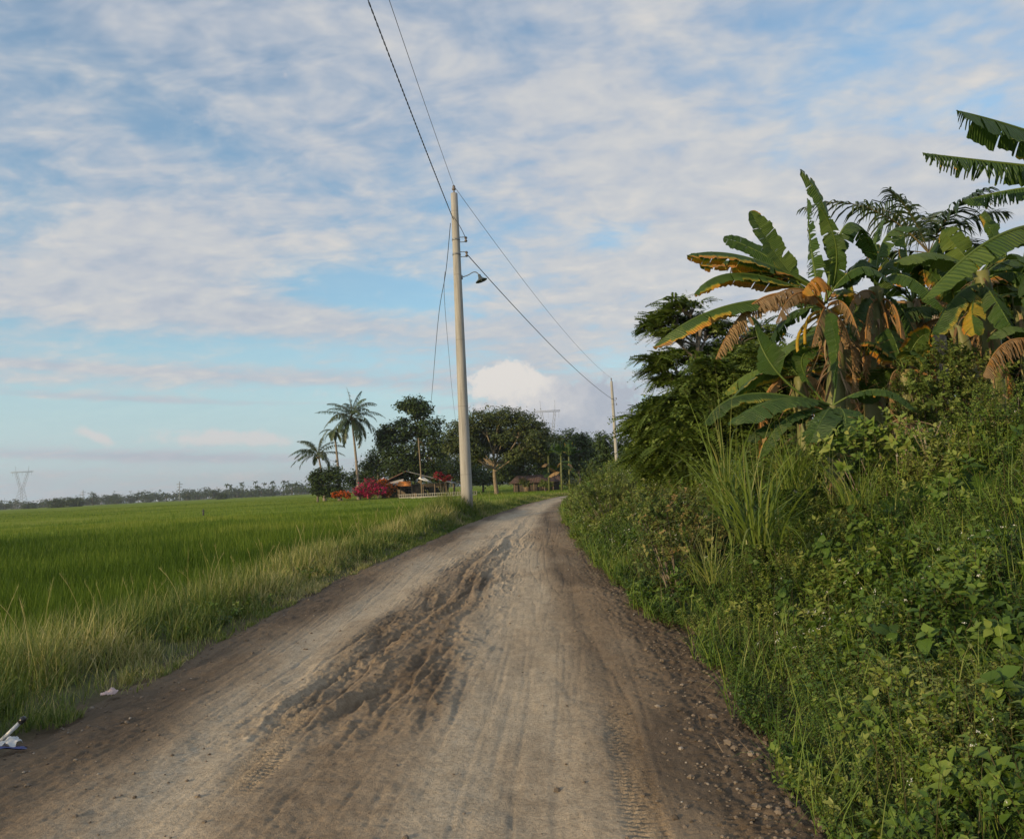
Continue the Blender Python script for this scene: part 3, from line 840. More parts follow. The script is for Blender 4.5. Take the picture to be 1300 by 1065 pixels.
# dead and woody stems standing among the leaves
n = 3000
x, y, er, nr = thick_pts(n, .0, 7.0, 2.6, 40, -.5, 1.3)
m_ = (fbm(x * .9 + 3, y * .9, 117, 3) > .47); x, y, er = x[m_], y[m_], er[m_]; n = len(x); d = np.hypot(x, y)
blades(bb, np.stack([x, y, np.maximum(Hth(x, y) - .35, ground(x, y))], -1), U_(0, 6.3, n), U_(.3, .75, n), np.abs(N_(.2, .3, n)), N_(.3, .5, n), .005 * (d / 5) ** .7, .3, 4, 1.0)
VN = [sprig(80 + k, 6, .7, .75, .42, upright=.1) for k in range(3)]
n = 380
x, y, er, nr = thick_pts(n, .5, 6.0, 2.6, 16, -.3, 1.1); m_ = fbm(x * .8 + 11, y * .8, 119, 3) > .55; x, y, nr = x[m_], y[m_], nr[m_]; n = len(x)
for k in range(3):
    m_ = np.arange(n) % 3 == k; q = m_.sum()
    scatter(bb, VN[k], tilt_rot(norm(nr[m_] + N_(0, .35, (q, 3))), U_(0, 6.3, q)), np.stack([x, y, Hth(x, y) - .08], -1)[m_], U_(.10, .18, q), np.clip(N_(.35, .12, q), 0, 1))
bb.build('weed_thicket', M_herb, label='dense tangle of wild weeds covering the bank right of the road', cat='weeds', kind='stuff')

# small white flower heads over the thicket
bb = B()


def flower_tmpl(seed):
    r = np.random.default_rng(seed); V = []; T = []; n0 = 0
    for k in range(9):
        c_ = np.array([r.normal(0, .5), r.normal(0, .5), r.uniform(-.15, .2)]); s_ = r.uniform(.14, .26)
        V += [c_ + (s_, 0, 0), c_ + (-s_ * .5, s_ * .87, 0), c_ + (-s_ * .5, -s_ * .87, 0), c_ + (0, 0, s_ * .9), c_ - (0, 0, s_ * .9)]
        for a_, b_ in ((0, 1), (1, 2), (2, 0)): T += [(n0 + a_, n0 + b_, n0 + 3), (n0 + b_, n0 + a_, n0 + 4)]
        n0 += 5
    return np.array(V), np.array(T)


n = 6000
x, y, er, nr = thick_pts(n, .1, 8.0, 2.6, 40, -.3, 1.1)
m_ = ((fbm(x * .8, y * .8, 121, 3) > .50) | (R_(n) < .10)) & ((y > 5.5) | (R_(n) < .25))
x, y, nr = x[m_], y[m_], nr[m_]; n = len(x); d = np.hypot(x, y)
z = Hth(x, y) + U_(.0, .10, n)
for k in range(3):
    m_ = np.arange(n) % 3 == k; q = m_.sum()
    scatter(bb, flower_tmpl(k), tilt_rot(nr[m_] + N_(0, .3, (q, 3)), U_(0, 6, q)), np.stack([x, y, z], -1)[m_], .012 * (1 + .07 * d[m_]) * U_(.5, 1.3, q), .5)
bb.build('weed_flowers', M_white, label='tiny white flower heads dotted over the weeds right of the road', cat='flowers', kind='stuff')

# straw litter and dead twigs at the foot of the thicket
bb = B()
n = 1500
y = 4.2 + 9 * R_(n) ** 1.2; x = xr(y) + N_(.05, .22, n)
z = np.where(x < xr(y) + .1, roadz(x, y), ground(x, y)) + .012
a = U_(0, 6.3, n)
blades(bb, np.stack([x, y, z], -1), a, U_(.05, .26, n), U_(1.3, 1.58, n), N_(0, .15, n), U_(.003, .007, n), U_(.2, 1, n), 2)
bb.build('straw_litter', M_dead, label='dry straw and dead stems lying at the foot of the right bank', cat='straw', kind='stuff')

# ------------------------------------------------------------------ utility poles and wires
M_conc, g, p, out = newmat('pole_concrete')
tco = g.n('ShaderNodeTexCoord'); mpp = g.n('ShaderNodeMapping'); mpp.inputs['Scale'].default_value = (9, 9, .5); g.l(tco.outputs['Object'], mpp.inputs[0])
st_ = g.noise(mpp.outputs[0], 1.6, 6, .65); sz = g.n('ShaderNodeSeparateXYZ'); g.l(tco.outputs['Object'], sz.inputs[0])
c = g.ramp(st_, [(.3, (.22, .215, .195)), (.5, (.335, .325, .30)), (.7, (.41, .40, .37))])
c = g.mix(g.m('MULTIPLY', g.maprange(g.m('ADD', sz.outputs[2], g.m('MULTIPLY', st_, 1.2)), .4, 1.5, 1, 0), .55), c, (.16, .13, .09))
sm_ = g.m('LESS_THAN', g.m('ABSOLUTE', g.m('SUBTRACT', g.m('FRACT', g.m('MULTIPLY', sz.outputs[2], .42)), .5)), .006)
c = g.mix(g.m('MULTIPLY', sm_, .4), c, (.14, .13, .12))
g.l(c, p.inputs['Base Color']); p.inputs['Roughness'].default_value = .88
bp = g.n('ShaderNodeBump'); bp.inputs['Strength'].default_value = .5; bp.inputs['Distance'].default_value = .006; g.l(g.noise(tco.outputs['Object'], 25, 5, .7), bp.inputs['Height']); g.l(bp.outputs[0], p.inputs['Normal'])
M_wire = plainmat('cable_black', (.02, .02, .022), (.04, .04, .042), 5, .5, 0)
M_wireg = plainmat('cable_grey', (.12, .12, .125), (.20, .20, .21), 5, .5, 0)
M_steel = plainmat('galvanised_steel', (.16, .17, .18), (.30, .31, .32), 20, .5, .1, metal=.6)
M_porc = plainmat('porcelain', (.10, .085, .08), (.20, .17, .15), 10, .25, 0)
M_glass = plainmat('lamp_glass', (.5, .5, .46), (.6, .6, .55), 10, .15, 0)
M_shade = plainmat('lamp_shade_enamel', (.035, .05, .055), (.07, .085, .09), 10, .35, 0)


def lathe(b, prof, sides=16, off=(0, 0, 0), M=None, col=(.5, 0, 0)):
    prof = np.asarray(prof, float); k = len(prof); a = np.arange(sides) * 2 * pi / sides
    V = np.stack([prof[:, 0:1] * np.cos(a), prof[:, 0:1] * np.sin(a), np.repeat(prof[:, 1:2], sides, 1)], -1).reshape(-1, 3)
    if M is not None: V = V @ np.asarray(M).T
    i = np.arange(k - 1)[:, None] * sides; j = np.arange(sides)[None]; j2 = (j + 1) % sides
    b.add(V + np.asarray(off), np.stack([i + j, i + j2, i + sides + j2, i + sides + j], -1).reshape(-1, 4), None, col)


def cable(name, pts, r, mat, label, cat='cable', group=None, twisted=False):
    b = B()
    if twisted:
        pts = np.asarray(pts); k = 260
        s = np.linspace(0, len(pts) - 1, k * 3); idx = np.clip(s.astype(int), 0, len(pts) - 2); f = (s - idx)[:, None]
        pp = pts[idx] * (1 - f) + pts[idx + 1] * f
        L = np.concatenate([[0], np.cumsum(np.linalg.norm(np.diff(pp, axis=0), axis=1))])
        for ph in (0, pi):
            q = pp + np.stack([np.cos(L * 14 + ph) * r * .6, np.zeros(len(L)), np.sin(L * 14 + ph) * r * .6], -1)
            tube(b, q, r * .6, 4)
    else: tube(b, pts, r, 5)
    return b.build(name, mat, None, label=label, cat=cat, group=group)


pb = P(593, 637, 27.0); px1, py1 = pb[0], 27.0
pz1 = float(ground(np.array(px1), np.array(27.0)))
top1 = P(577.5, 246, 27.0)
Hp = top1[2] - pz1


def pole(x, y, z0, H, rb, rt, label, lamp=True):
    root = empty('utility_pole', (x, y, z0), label, 'utility pole')
    b = B(); zs = np.linspace(-.3, H, 14)
    tube(b, np.stack([zs * 0, zs * 0, zs], -1), rb + (rt - rb) * np.clip(zs / H, 0, 1), 24)
    b.build('shaft', M_conc, root)
    b = B()
    lathe(b, [(.05, 0), (.05, .05), (.025, .06), (.025, .12), (.07, .14), (.075, .19), (.045, .22), (.06, .25), (.04, .31), (.0, .33)], 12, (0, 0, H))
    b.build('pin_insulator', M_porc, root)
    for hz_ in (H - 1.75, H - 2.30):
        b = B(); x0 = rt + .02
        r_ = rt + (rb - rt) * (H - hz_) / H
        lathe(b, [(r_ + .004, -.03), (r_ + .012, -.03), (r_ + .012, .03), (r_ + .004, .03)], 20, (0, 0, hz_))
        for dz in (-.09, .09): box(b, (r_ + .13, 0, hz_ + dz), (.26, .05, .012))
        bar(b, (r_ + .22, 0, hz_ - .12), (r_ + .22, 0, hz_ + .12), .009)
        o = b.build('clevis_bracket', M_steel, root)
        b = B(); lathe(b, [(.0, -.07), (.055, -.07), (.055, -.04), (.03, -.02), (.03, .02), (.055, .04), (.055, .07), (0, .07)], 12, (r_ + .22, 0, hz_))
        b.build('spool_insulator', M_porc, o)
    if lamp:
        hz_ = H - 3.15; r_ = rt + (rb - rt) * (H - hz_) / H
        b = B(); A_ = np.array([r_ - .02, 0, hz_]); pts = np.vstack([bez(A_, A_ + (.25, 0, .04), A_ + (.38, 0, .14), 5), bez(A_ + (.38, 0, .14), A_ + (.56, 0, .24), A_ + (.66, 0, .03), 7)[1:]])
        tube(b, pts, .018, 8); box(b, (r_ + .01, 0, hz_), (.05, .09, .14))
        arm = b.build('lamp_arm', M_steel, root)
        th = radians(-18); Mt = np.array([[cos(th), 0, -sin(th)], [0, 1, 0], [sin(th), 0, cos(th)]]).T
        Mt = np.array([[cos(th), 0, sin(th)], [0, 1, 0], [-sin(th), 0, cos(th)]])
        b = B(); lathe(b, [(.0, .10), (.05, .10), (.06, .02), (.08, -.03), (.14, -.09), (.215, -.13), (.22, -.15), (.205, -.15), (.13, -.11), (.06, -.05), (0, -.04)], 20, pts[-1] + (0.02, 0, -.06), Mt)
        b.build('lamp_shade', M_shade, arm)
        b = B(); lathe(b, [(.0, -.06), (.03, -.07), (.045, -.11), (.035, -.15), (0, -.165)], 12, pts[-1] + (0.02, 0, -.06), Mt)
        b.build('light_bulb', M_glass, arm)
    return root


pole(px1, py1, pz1, Hp, .205, .125, 'tall pale concrete utility pole with a street lamp, nearest pole beside the road')
pole_2t = P(774, 484, 75.0); p2x = P(784, 600, 75.0)[0]
z2 = float(ground(np.array(p2x), np.array(75.)))
r2_ = pole(p2x, 75.0, z2, pole_2t[2] - z2, .20, .12, 'smaller far concrete utility pole standing beyond the weeds right of the road bend', lamp=False)
# the far pole leans a little in the photo
top2 = np.array([p2x, 75., pole_2t[2]])
wa = np.array([px1, py1, top1[2] + .30])


def wire3(p, q, e, n=40):
    """parabola through three points, extended to y=e"""
    ys_ = np.linspace(p[1], e, n); A = np.array([[v[1] ** 2, v[1], 1] for v in (p, q[0], q[1])])
    cx = np.linalg.solve(A, [p[0], q[0][0], q[1][0]]); cz = np.linalg.solve(A, [p[2], q[0][2], q[1][2]])
    return np.stack([cx[0] * ys_ ** 2 + cx[1] * ys_ + cx[2], ys_, cz[0] * ys_ ** 2 + cz[1] * ys_ + cz[2]], -1)


def line_off(p, px, py, h, yend=-22):
    d = D(px, py); q = EYE + d * ((h - 1.5) / d[2])
    k = (yend - p[1]) / (q[1] - p[1]); e = p + (q - p) * k; e[2] = p[2]
    pts = []
    # sag through q
    s_ = (q[1] - p[1]) / (yend - p[1]); sag = (h - p[2]) / (s_ * (1 - s_))
    t_ = np.linspace(0, 1, 50)[:, None]
    L = p + (e - p) * t_; L[:, 2] = p[2] + (sag * t_ * (1 - t_))[:, 0]
    return L


def span(p, q, sag, n=40):
    t_ = np.linspace(0, 1, n)[:, None]; L = np.asarray(p) + (np.asarray(q) - p) * t_; L[:, 2] -= (4 * sag * t_ * (1 - t_))[:, 0]; return L


cable('overhead_wire', line_off(wa, 494, 0, wa[2] - .55), .008, M_wireg, 'thin bare overhead wire running from the near pole top out of the picture above', 'wire')
rr_ = .15
clv = np.array([px1 + .37, py1, pz1 + Hp - 1.75])
lo = np.array([px1 - .05, py1 - .20, pz1 + Hp - 1.05])
cable('overhead_cable', line_off(lo, 467, 0, lo[2] - .55), .016, M_wire, 'thick twisted black overhead cable from the top edge to the near pole', 'cable', twisted=True)
cable('overhead_wire', span(wa, top2 + (0, 0, .3), .75), .009, M_wireg, 'upper thin wire strung between the near pole top and the far pole top', 'wire')
cable('overhead_cable', span(clv - (0, 0, .55), top2 + (.3, 0, -2.0), .55), .017, M_wire, 'lower dark cable strung between the brackets of the near pole and the far pole', 'cable')
b = B(); tube(b, bez(lo + (0, -.02, .1), lo + (.25, -.25, -.3), clv + (-.0, 0, 0), 10), .012, 5)
b.build('jumper_cable', M_wire, None, label='short dark jumper cable wrapped across the near pole below its top', cat='cable')
hs = P(543, 596, 116)
A_ = lo + (-.12, .1, -.1)
pa_ = [A_, P(566, 345, 29), P(557, 400, 33), P(550, 480, 44), P(545, 545, 70), hs]
def smooth_pts(p_, n=50):
    p_ = np.array(p_, float); k = len(p_); t_ = np.linspace(0, k - 1, n); out_ = []
    for tt in t_:
        i_ = min(int(tt), k - 2); f = tt - i_; p0 = p_[max(i_ - 1, 0)]; p1 = p_[i_]; p2 = p_[i_ + 1]; p3 = p_[min(i_ + 2, k - 1)]
        out_.append(.5 * ((2 * p1) + (p2 - p0) * f + (2 * p0 - 5 * p1 + 4 * p2 - p3) * f * f + (3 * p1 - p0 - 3 * p2 + p3) * f ** 3))
    return np.array(out_)
cable('service_cable', smooth_pts(pa_), .013, M_wire, 'slack dark service cable dropping from the near pole towards the farm house', 'cable')
cable('service_wire', smooth_pts([P(565, 345, 27.2), P(564, 375, 29), P(569, 440, 36), P(576, 515, 55), P(583, 570, 100)]), .009, M_wireg, 'very thin slack wire hanging just left of the near pole', 'wire')

# ------------------------------------------------------------------ bananas
def banana_leaf(parent, pts, W, name='leaf', roll=0.0, fold=.35, torn=.4, drp=.5, yel=0.0, yedge=0.0, dead=0.0, pet=.14, tint=.5, side_y=(1, 1), sides=(1, 1), seed=None, flap=.0):
    """pts: three or four world points base..tip (quadratic bezier when three)"""
    r = np.random.default_rng(seed if seed is not None else int(abs(pts[0][0] * 977 + pts[-1][2] * 1013 + pts[-1][0] * 37) * 10) % 99991)
    NU = 72
    cv = bez(pts[0], pts[1], pts[2], NU) if len(pts) == 3 else smooth_pts(pts, NU)
    L = np.linalg.norm(np.diff(cv, axis=0), axis=1).sum()
    t_ = norm(np.gradient(cv, axis=0))
    side = np.cross(t_, np.array([0, 0, 1.0])); side = np.where(np.linalg.norm(side, axis=1, keepdims=True) < .15, side + np.array([.3, .1, 0]), side); side = norm(side)
    nrm = norm(np.cross(side, t_))
    rl = roll * np.ones(NU)
    side, nrm = side * np.cos(rl)[:, None] + nrm * np.sin(rl)[:, None], nrm * np.cos(rl)[:, None] - side * np.sin(rl)[:, None]
    uu = np.linspace(0, 1, NU)
    ub = np.clip((uu - pet) / (1 - pet), 0, 1)
    prof = np.minimum(1, (ub / .16) ** .7) * np.clip(1 - np.clip((ub - .62) / .38, 0, 1) ** 2.4, 0, 1) ** .6
    prof[uu < pet] = 0
    b = B()
    # midrib
    rad = .022 * (1 - uu) ** .7 + .003; rad = rad * max(L / 2.2, .5)
    tube(b, cv - nrm * .006, rad, 6, (.85, .0, .5 * yel + (.75 if dead > .5 else 0)))
    NV = 5; i0 = int(pet * NU)
    grav = np.array([0, 0, -1.0])
    for si, sg in enumerate((-1, 1)):
        if not sides[si]: continue
        i_ = i0
        while i_ < NU - 1:
            wd = int(max(1, r.geometric(.25 + .5 * torn))) if r.random() < torn else int(r.integers(5, 14))
            wd = min(wd, NU - 1 - i_)
            k_ = np.arange(i_, i_ + wd + 1)
            isT = wd <= 4
            a0 = fold + r.normal(0, .12) * (1 if isT else .3)
            g_ = drp * (r.uniform(.6, 1.6) if isT else r.uniform(.7, 1.1)) * (1 if torn > .3 else .8)
            fwd = .22 + r.normal(0, .10) * (1 if isT else .2)
            tw = r.normal(0, .35) if isT else 0
            row = []
            pos = cv[k_].copy(); row.append(pos.copy())
            wv = W * prof[k_] * r.uniform(.86, 1.06) * (1 - .10 * r.random(len(k_)))
            shr = np.ones(len(k_))
            if isT and torn > .4:  # strips narrow towards their ends
                pass
            dirv = sg * side[k_] * cos(a0) - nrm[k_] * sin(a0) + t_[k_] * fwd
            for v_ in range(1, NV):
                f = v_ / (NV - 1)
                dd = norm(dirv + grav * g_ * f * 1.1 + t_[k_] * tw * f)
                pos = pos + dd * (wv / (NV - 1))[:, None]
                if isT:
                    c_ = pos.mean(0); q_ = c_ + (pos - c_) * (1 - (.6 if torn > .8 else .35) * f ** (1 if torn > .8 else 2))
                    row.append(q_)
                else: row.append(pos.copy())
            row = np.stack(row, 1)  # k, NV, 3
            kk = len(k_)
            rp = np.sin(uu[k_] * L * 46 + r.uniform(0, 6)) * .5 + np.sin(uu[k_] * L * 23 + r.uniform(0, 6))
            row = row + nrm[k_][:, None] * (rp[:, None] * np.linspace(0, 1, NV)[None] * .007 + (r.normal(0, .004, (kk, NV))))[:, :, None]
            vv = np.linspace(0, 1, NV)[None].repeat(kk, 0); uq = (ub[k_])[:, None].repeat(NV, 1)
            ye = yel * (.5 + .5 * r.random()) + yedge * side_y[si] * ss(vv, .32, .92) * (.55 + .6 * r.random()) * np.where(r.random() < .9, 1, .3)
            ye = np.maximum(ye, dead * r.uniform(.85, 1.1))
            if dead < .2: ye = np.maximum(ye, ss(vv, .93, 1.0) * r.uniform(0, .7) * (r.random() < .15))
            col = np.stack([np.clip(tint + r.normal(0, .08) + vv * 0, 0, 1), uq + vv * .04, np.clip(ye, 0, 1)], -1).reshape(-1, 3)
            ii = np.arange(kk - 1)[:, None] * NV; jj = np.arange(NV - 1)[None]
            Q = np.stack([ii + jj, ii + jj + 1, ii + NV + jj + 1, ii + NV + jj], -1).reshape(-1, 4)
            b.add(row.reshape(-1, 3), Q, None, col)
            i_ += wd
    M0 = np.array(parent.location) if parent is not None else np.zeros(3)
    b.v = [v_ - M0 for v_ in b.v]
    return b.build(name, M_ban, parent)


def pseudostem(root, pts, r0_, r1_, skirt=10, skirt_lo=.3, skirt_hi=1.0, seed=1, tint=.5):
    r = np.random.default_rng(seed); o = np.array(root.location)
    b = B(); pp = smooth_pts(pts, 16) - o; s = np.linspace(0, 1, 16)
    tube(b, pp, r0_ + (r1_ - r0_) * s + .008 * np.sin(s * 40), 12, (tint, 0, 0))
    # leaf sheaths wrapping the stem
    for k in range(9):
        f = r.uniform(.1, .95); i_ = int(f * 14); c_ = pp[i_] ; a = r.uniform(0, 6.28); rr = (r0_ + (r1_ - r0_) * f) * 1.05
        q = np.array([c_ + (cos(a) * rr, sin(a) * rr, 0), c_ + (cos(a + .5) * rr * 1.1, sin(a + .5) * rr * 1.1, .05), pp[min(i_ + 2, 15)] + (cos(a + .2) * rr * 1.5, sin(a + .2) * rr * 1.5, .1)])
        b.add(np.vstack([q, q + (0, 0, -.3)]), [(0, 1, 4, 3), (1, 2, 5, 4)], None, (r.uniform(.2, .9), 0, 0))
    b.build('pseudostem', M_bstem, root)
    if skirt:
        b = B(); n = skirt * 5
        f = r.uniform(skirt_lo, skirt_hi, n); idx = np.clip((f * 15).astype(int), 0, 15); a = r.uniform(0, 6.28, n)
        rr = (r0_ + (r1_ - r0_) * f)
        base = pp[idx] + np.stack([np.cos(a) * rr, np.sin(a) * rr, 0 * a], -1)
        blades(b, base, pi / 2 - a, r.uniform(.15, .6, n), r.uniform(1.5, 2.8, n), r.uniform(-.2, .9, n), r.uniform(.012, .045, n), r.uniform(.1, 1, n), 4)
        b.build('dead_sheaths', M_dead, root)


def PP(lst, d):
    """list of (px,py[,depth offset])"""
    return [P(a[0], a[1], d + (a[2] if len(a) > 2 else 0)) for a in lst]


def q3(a, m_, c_):
    """bezier control so that the curve passes through m_"""
    return [a, 2 * m_ - .5 * (a + c_), c_]


def bl(root, d, a, m_, c_, W, **kw):
    A1, M1, C1 = PP([a, m_, c_], d)
    return banana_leaf(root, q3(A1, M1, C1), W, **kw)


GB = 'banana plants on the right bank'
# plant A: big crown with leaves fanned to the left
dA = 10.5; base = P(1052, 585, dA); gz = float(ground(np.array(base[0]), np.array(base[1])))
A = empty('banana_plant', (base[0], dA, gz), 'large banana plant with long leaves fanned left, yellow edged, and brown dead leaves hanging', 'banana plant', GB)
pseudostem(A, [(base[0], dA, gz)] + PP([(1060, 520), (1062, 450), (1046, 395)], dA), .15, .09, 16, .45, 1.0, 3, .35)
bl(A, dA, (1040, 385), (925, 388, -.5), (829, 441, -.9), .24, fold=.55, torn=.22, drp=.6, yedge=.85, side_y=(1, 1), pet=.2, tint=.55)
bl(A, dA, (1040, 378), (940, 347, -.3), (881, 374, -.4), .25, fold=.45, torn=.1, drp=.6, yedge=.9, side_y=(.5, 1), tint=.5)
bl(A, dA, (1035, 365), (945, 326, -.3), (872, 324, -.7), .20, fold=.6, torn=.2, drp=.6, yedge=.7, tint=.42)
bl(A, dA, (1035, 368), (955, 335, -.0), (888, 336, -.1), .19, fold=.5, torn=.45, drp=.9, yedge=.7, tint=.5)
bl(A, dA + .2, (1030, 360), (960, 318, .2), (918, 303, .3), .15, fold=.1, torn=.05, drp=.1, roll=1.1, tint=.3)
bl(A, dA, (1025, 372), (985, 322, -.1), (952, 268, -.2), .20, fold=-.25, torn=.15, drp=.05, roll=1.45, yel=.16, tint=.8)
bl(A, dA, (1045, 380), (985, 348), (940, 350, -.3), .16, fold=.4, torn=.4, drp=.8, tint=.35)
bl(A, dA + .1, (1048, 385), (1054, 290, -.1), (1016, 215, -.3), .17, fold=.25, torn=.35, drp=.12, roll=1.4, tint=.75, pet=.12)
bl(A, dA, (1044, 385), (1030, 320, .1), (1025, 252, .3), .17, fold=.2, torn=.85, drp=.5, roll=1.2, tint=.5, pet=.2)
bl(A, dA, (1048, 385), (1075, 285, .2), (1112, 330, .6), .22, fold=.4, torn=.7, drp=.9, tint=.35)
bl(A, dA, (1048, 385), (1062, 320, -.3), (1040, 262, -.5), .15, fold=.3, torn=.6, drp=.6, tint=.5)
bl(A, dA, (1045, 388), (1090, 340, -.3), (1135, 365, -.3), .2, fold=.5, torn=.5, drp=.9, tint=.45)
bl(A, dA, (1045, 390), (1000, 400, .4), (975, 440, .6), .2, fold=.6, torn=.5, drp=1, tint=.3, yel=.1)
bl(A, dA - .1, (1045, 390), (968, 378, -.3), (908, 456, -.5), .27, name='dead_leaf', fold=.7, torn=.97, drp=2.2, dead=.97, tint=.5)
bl(A, dA - .1, (1048, 392), (1010, 366, -.3), (962, 392, -.6), .26, name='dead_leaf', fold=.7, torn=.95, drp=2.4, dead=1.0, tint=.5)
bl(A, dA - .2, (1050, 380), (1040, 352, -.3), (1018, 372, -.5), .24, name='dying_leaf', fold=.6, torn=.6, drp=1.8, dead=.55, yel=.5)
bl(A, dA, (1052, 395), (1078, 430, -.2), (1080, 512, -.2), .18, name='dead_leaf', fold=1.0, torn=.95, drp=2.2, dead=.95)
for q_, W_q in ((((1046, 385, -.2), (1012, 372, -.6), (985, 410, -.9)), .22), (((1048, 390, -.2), (1040, 405, -.6), (1028, 450, -.8)), .2), (((1050, 390), (1072, 385, -.5), (1092, 430, -.8)), .22), (((1050, 392), (1062, 420, -.5), (1058, 480, -.6)), .18)):
    bl(A, dA, *q_, W_q * .72, name='dead_leaf', fold=.8, torn=.96, drp=2.3, dead=.95)
for q_ in (((1118, 380), (1140, 400, -.6), (1142, 470, -.8)), ((1112, 380, -.1), (1100, 410, -.6), (1100, 490, -.6)), ((1114, 376), (1090, 372, -.5), (1070, 415, -.8))):
    bl(Bp, dB, *q_, .14, name='dead_leaf', fold=.8, torn=.96, drp=2.2, dead=.98) if False else None
for q_ in (((1042, 395), (1018, 398), (1022, 437)), ((1042, 400), (1004, 415), (1014, 452))):
    b = B(); tube(b, bez(*PP([q_[0], q_[1] + (-.2,), q_[2] + (-.3,)], dA), 8) - np.array(A.location), .022, 6, (.9, 0, .42)); b.build('petiole', M_ban, A)
# plant B: behind right
dB = 11.2; base = P(1112, 580, dB); gz = float(ground(np.array(base[0]), np.array(base[1])))
Bp = empty('banana_plant', (base[0], dB, gz), 'banana plant with a shaggy trunk of dead brown sheaths, just right of the large one', 'banana plant', GB)
pseudostem(Bp, [(base[0], dB, gz)] + PP([(1110, 510), (1116, 440), (1112, 365)], dB), .17, .10, 26, .35, .95, 5, .6)
for a_, m_, c_, W, kw in [((1112, 365), (1125, 300), (1165, 290, .3), .22, dict(torn=.5, drp=.6, tint=.5)),
                          ((1112, 365), (1150, 350, -.4), (1200, 395, -.8), .22, dict(torn=.5, drp=.9, tint=.45)),
                          ((1112, 365), (1095, 330, -.4), (1075, 365, -.9), .22, dict(torn=.4, drp=.8, tint=.4)),
                          ((1112, 368), (1135, 330, .4), (1182, 345, .8), .24, dict(torn=.3, drp=.5, tint=.6)),
                          ((1112, 370), (1090, 385, -.4), (1075, 440, -.6), .2, dict(torn=.6, drp=1, tint=.35)),
                          ((1114, 372), (1145, 392, -.3), (1165, 450, -.5), .22, dict(torn=.5, drp=1, tint=.35, yedge=.6)),
                          ((1112, 365), (1105, 320, .3), (1120, 280, .6), .18, dict(torn=.4, drp=.2, tint=.6, roll=.9))]:
    bl(Bp, dB, a_, m_, c_, W, fold=.4, **kw)
for q_ in (((1118, 380), (1140, 400, -.6), (1142, 470, -.8)), ((1112, 380, -.1), (1100, 410, -.6), (1100, 490, -.6)), ((1114, 376), (1090, 372, -.5), (1070, 415, -.8))):
    bl(Bp, dB, *q_, .14, name='dead_leaf', fold=.8, torn=.96, drp=2.2, dead=.98)
bl(Bp, dB, (1116, 375), (1150, 402, -.3), (1178, 452, -.5), .2, name='dead_leaf', fold=.8, torn=.95, drp=2.2, dead=.97)
bl(Bp, dB, (1112, 378), (1088, 410, -.3), (1082, 470, -.4), .2, name='dead_leaf', fold=.8, torn=.95, drp=2.0, dead=.9)
bl(Bp, dB, (1116, 378), (1128, 420, -.4), (1130, 490, -.4), .15, name='dead_leaf', fold=1, torn=.95, drp=2, dead=1)
# plant Cc: young low plant in front
dC = 9.3; base = P(1056, 572, dC); gz = float(ground(np.array(base[0]), np.array(base[1])))
Cp = empty('banana_plant', (base[0], dC, gz), 'young low banana plant with broad untorn leaves in front of the large one', 'banana plant', GB)
pseudostem(Cp, [(base[0], dC, gz)] + PP([(1056, 550), (1056, 515)], dC), .10, .06, 4, .2, .9, 7, .4)
for a_, m_, c_, W, kw in [((1050, 520), (985, 470, -.1), (958, 404, .1), .22, dict(fold=-.15, torn=.03, drp=.0, roll=-1.0, tint=.4, pet=.45)),
                          ((1057, 515), (1062, 450, .1), (1052, 398, .3), .13, dict(fold=-.3, torn=.03, drp=0, roll=.8, tint=.45)),
                          ((1050, 515), (1018, 462, -.1), (1040, 440, -.3), .13, dict(fold=.3, torn=.05, drp=.3, roll=.5, tint=.5)),
                          ((1055, 515), (992, 506, -.5), (928, 538, -.9), .24, dict(fold=.25, torn=.05, drp=.35, roll=.25, tint=.5)),
                          ((1056, 515), (1115, 494, -.3), (1162, 521, -.5), .19, dict(fold=.3, torn=.04, drp=.5, tint=.5)),
                          ((1053, 518), (950, 500, -.3), (893, 540, -.5), .17, dict(fold=.55, torn=.05, drp=.6, tint=.2, yedge=.4)),
                          ((1056, 520), (1048, 525, -.7), (1028, 562, -1.1), .2, dict(fold=.2, torn=.05, drp=.3, tint=.4)),
                          ((1058, 520), (1072, 525, -.7), (1072, 568, -1.0), .2, dict(fold=.2, torn=.05, drp=.3, tint=.35)),
                          ((1052, 520), (985, 535, -.5), (945, 560, -.8), .17, dict(fold=.4, torn=.05, drp=.5, tint=.3)),
                          ((1050, 522), (1000, 530, -.6), (963, 583, -.9), .13, dict(fold=.3, torn=.1, drp=.5, tint=.45, yel=.2, yedge=.7, side_y=(0, 1)))]:
    bl(Cp, dC, a_, m_, c_, W, **kw)
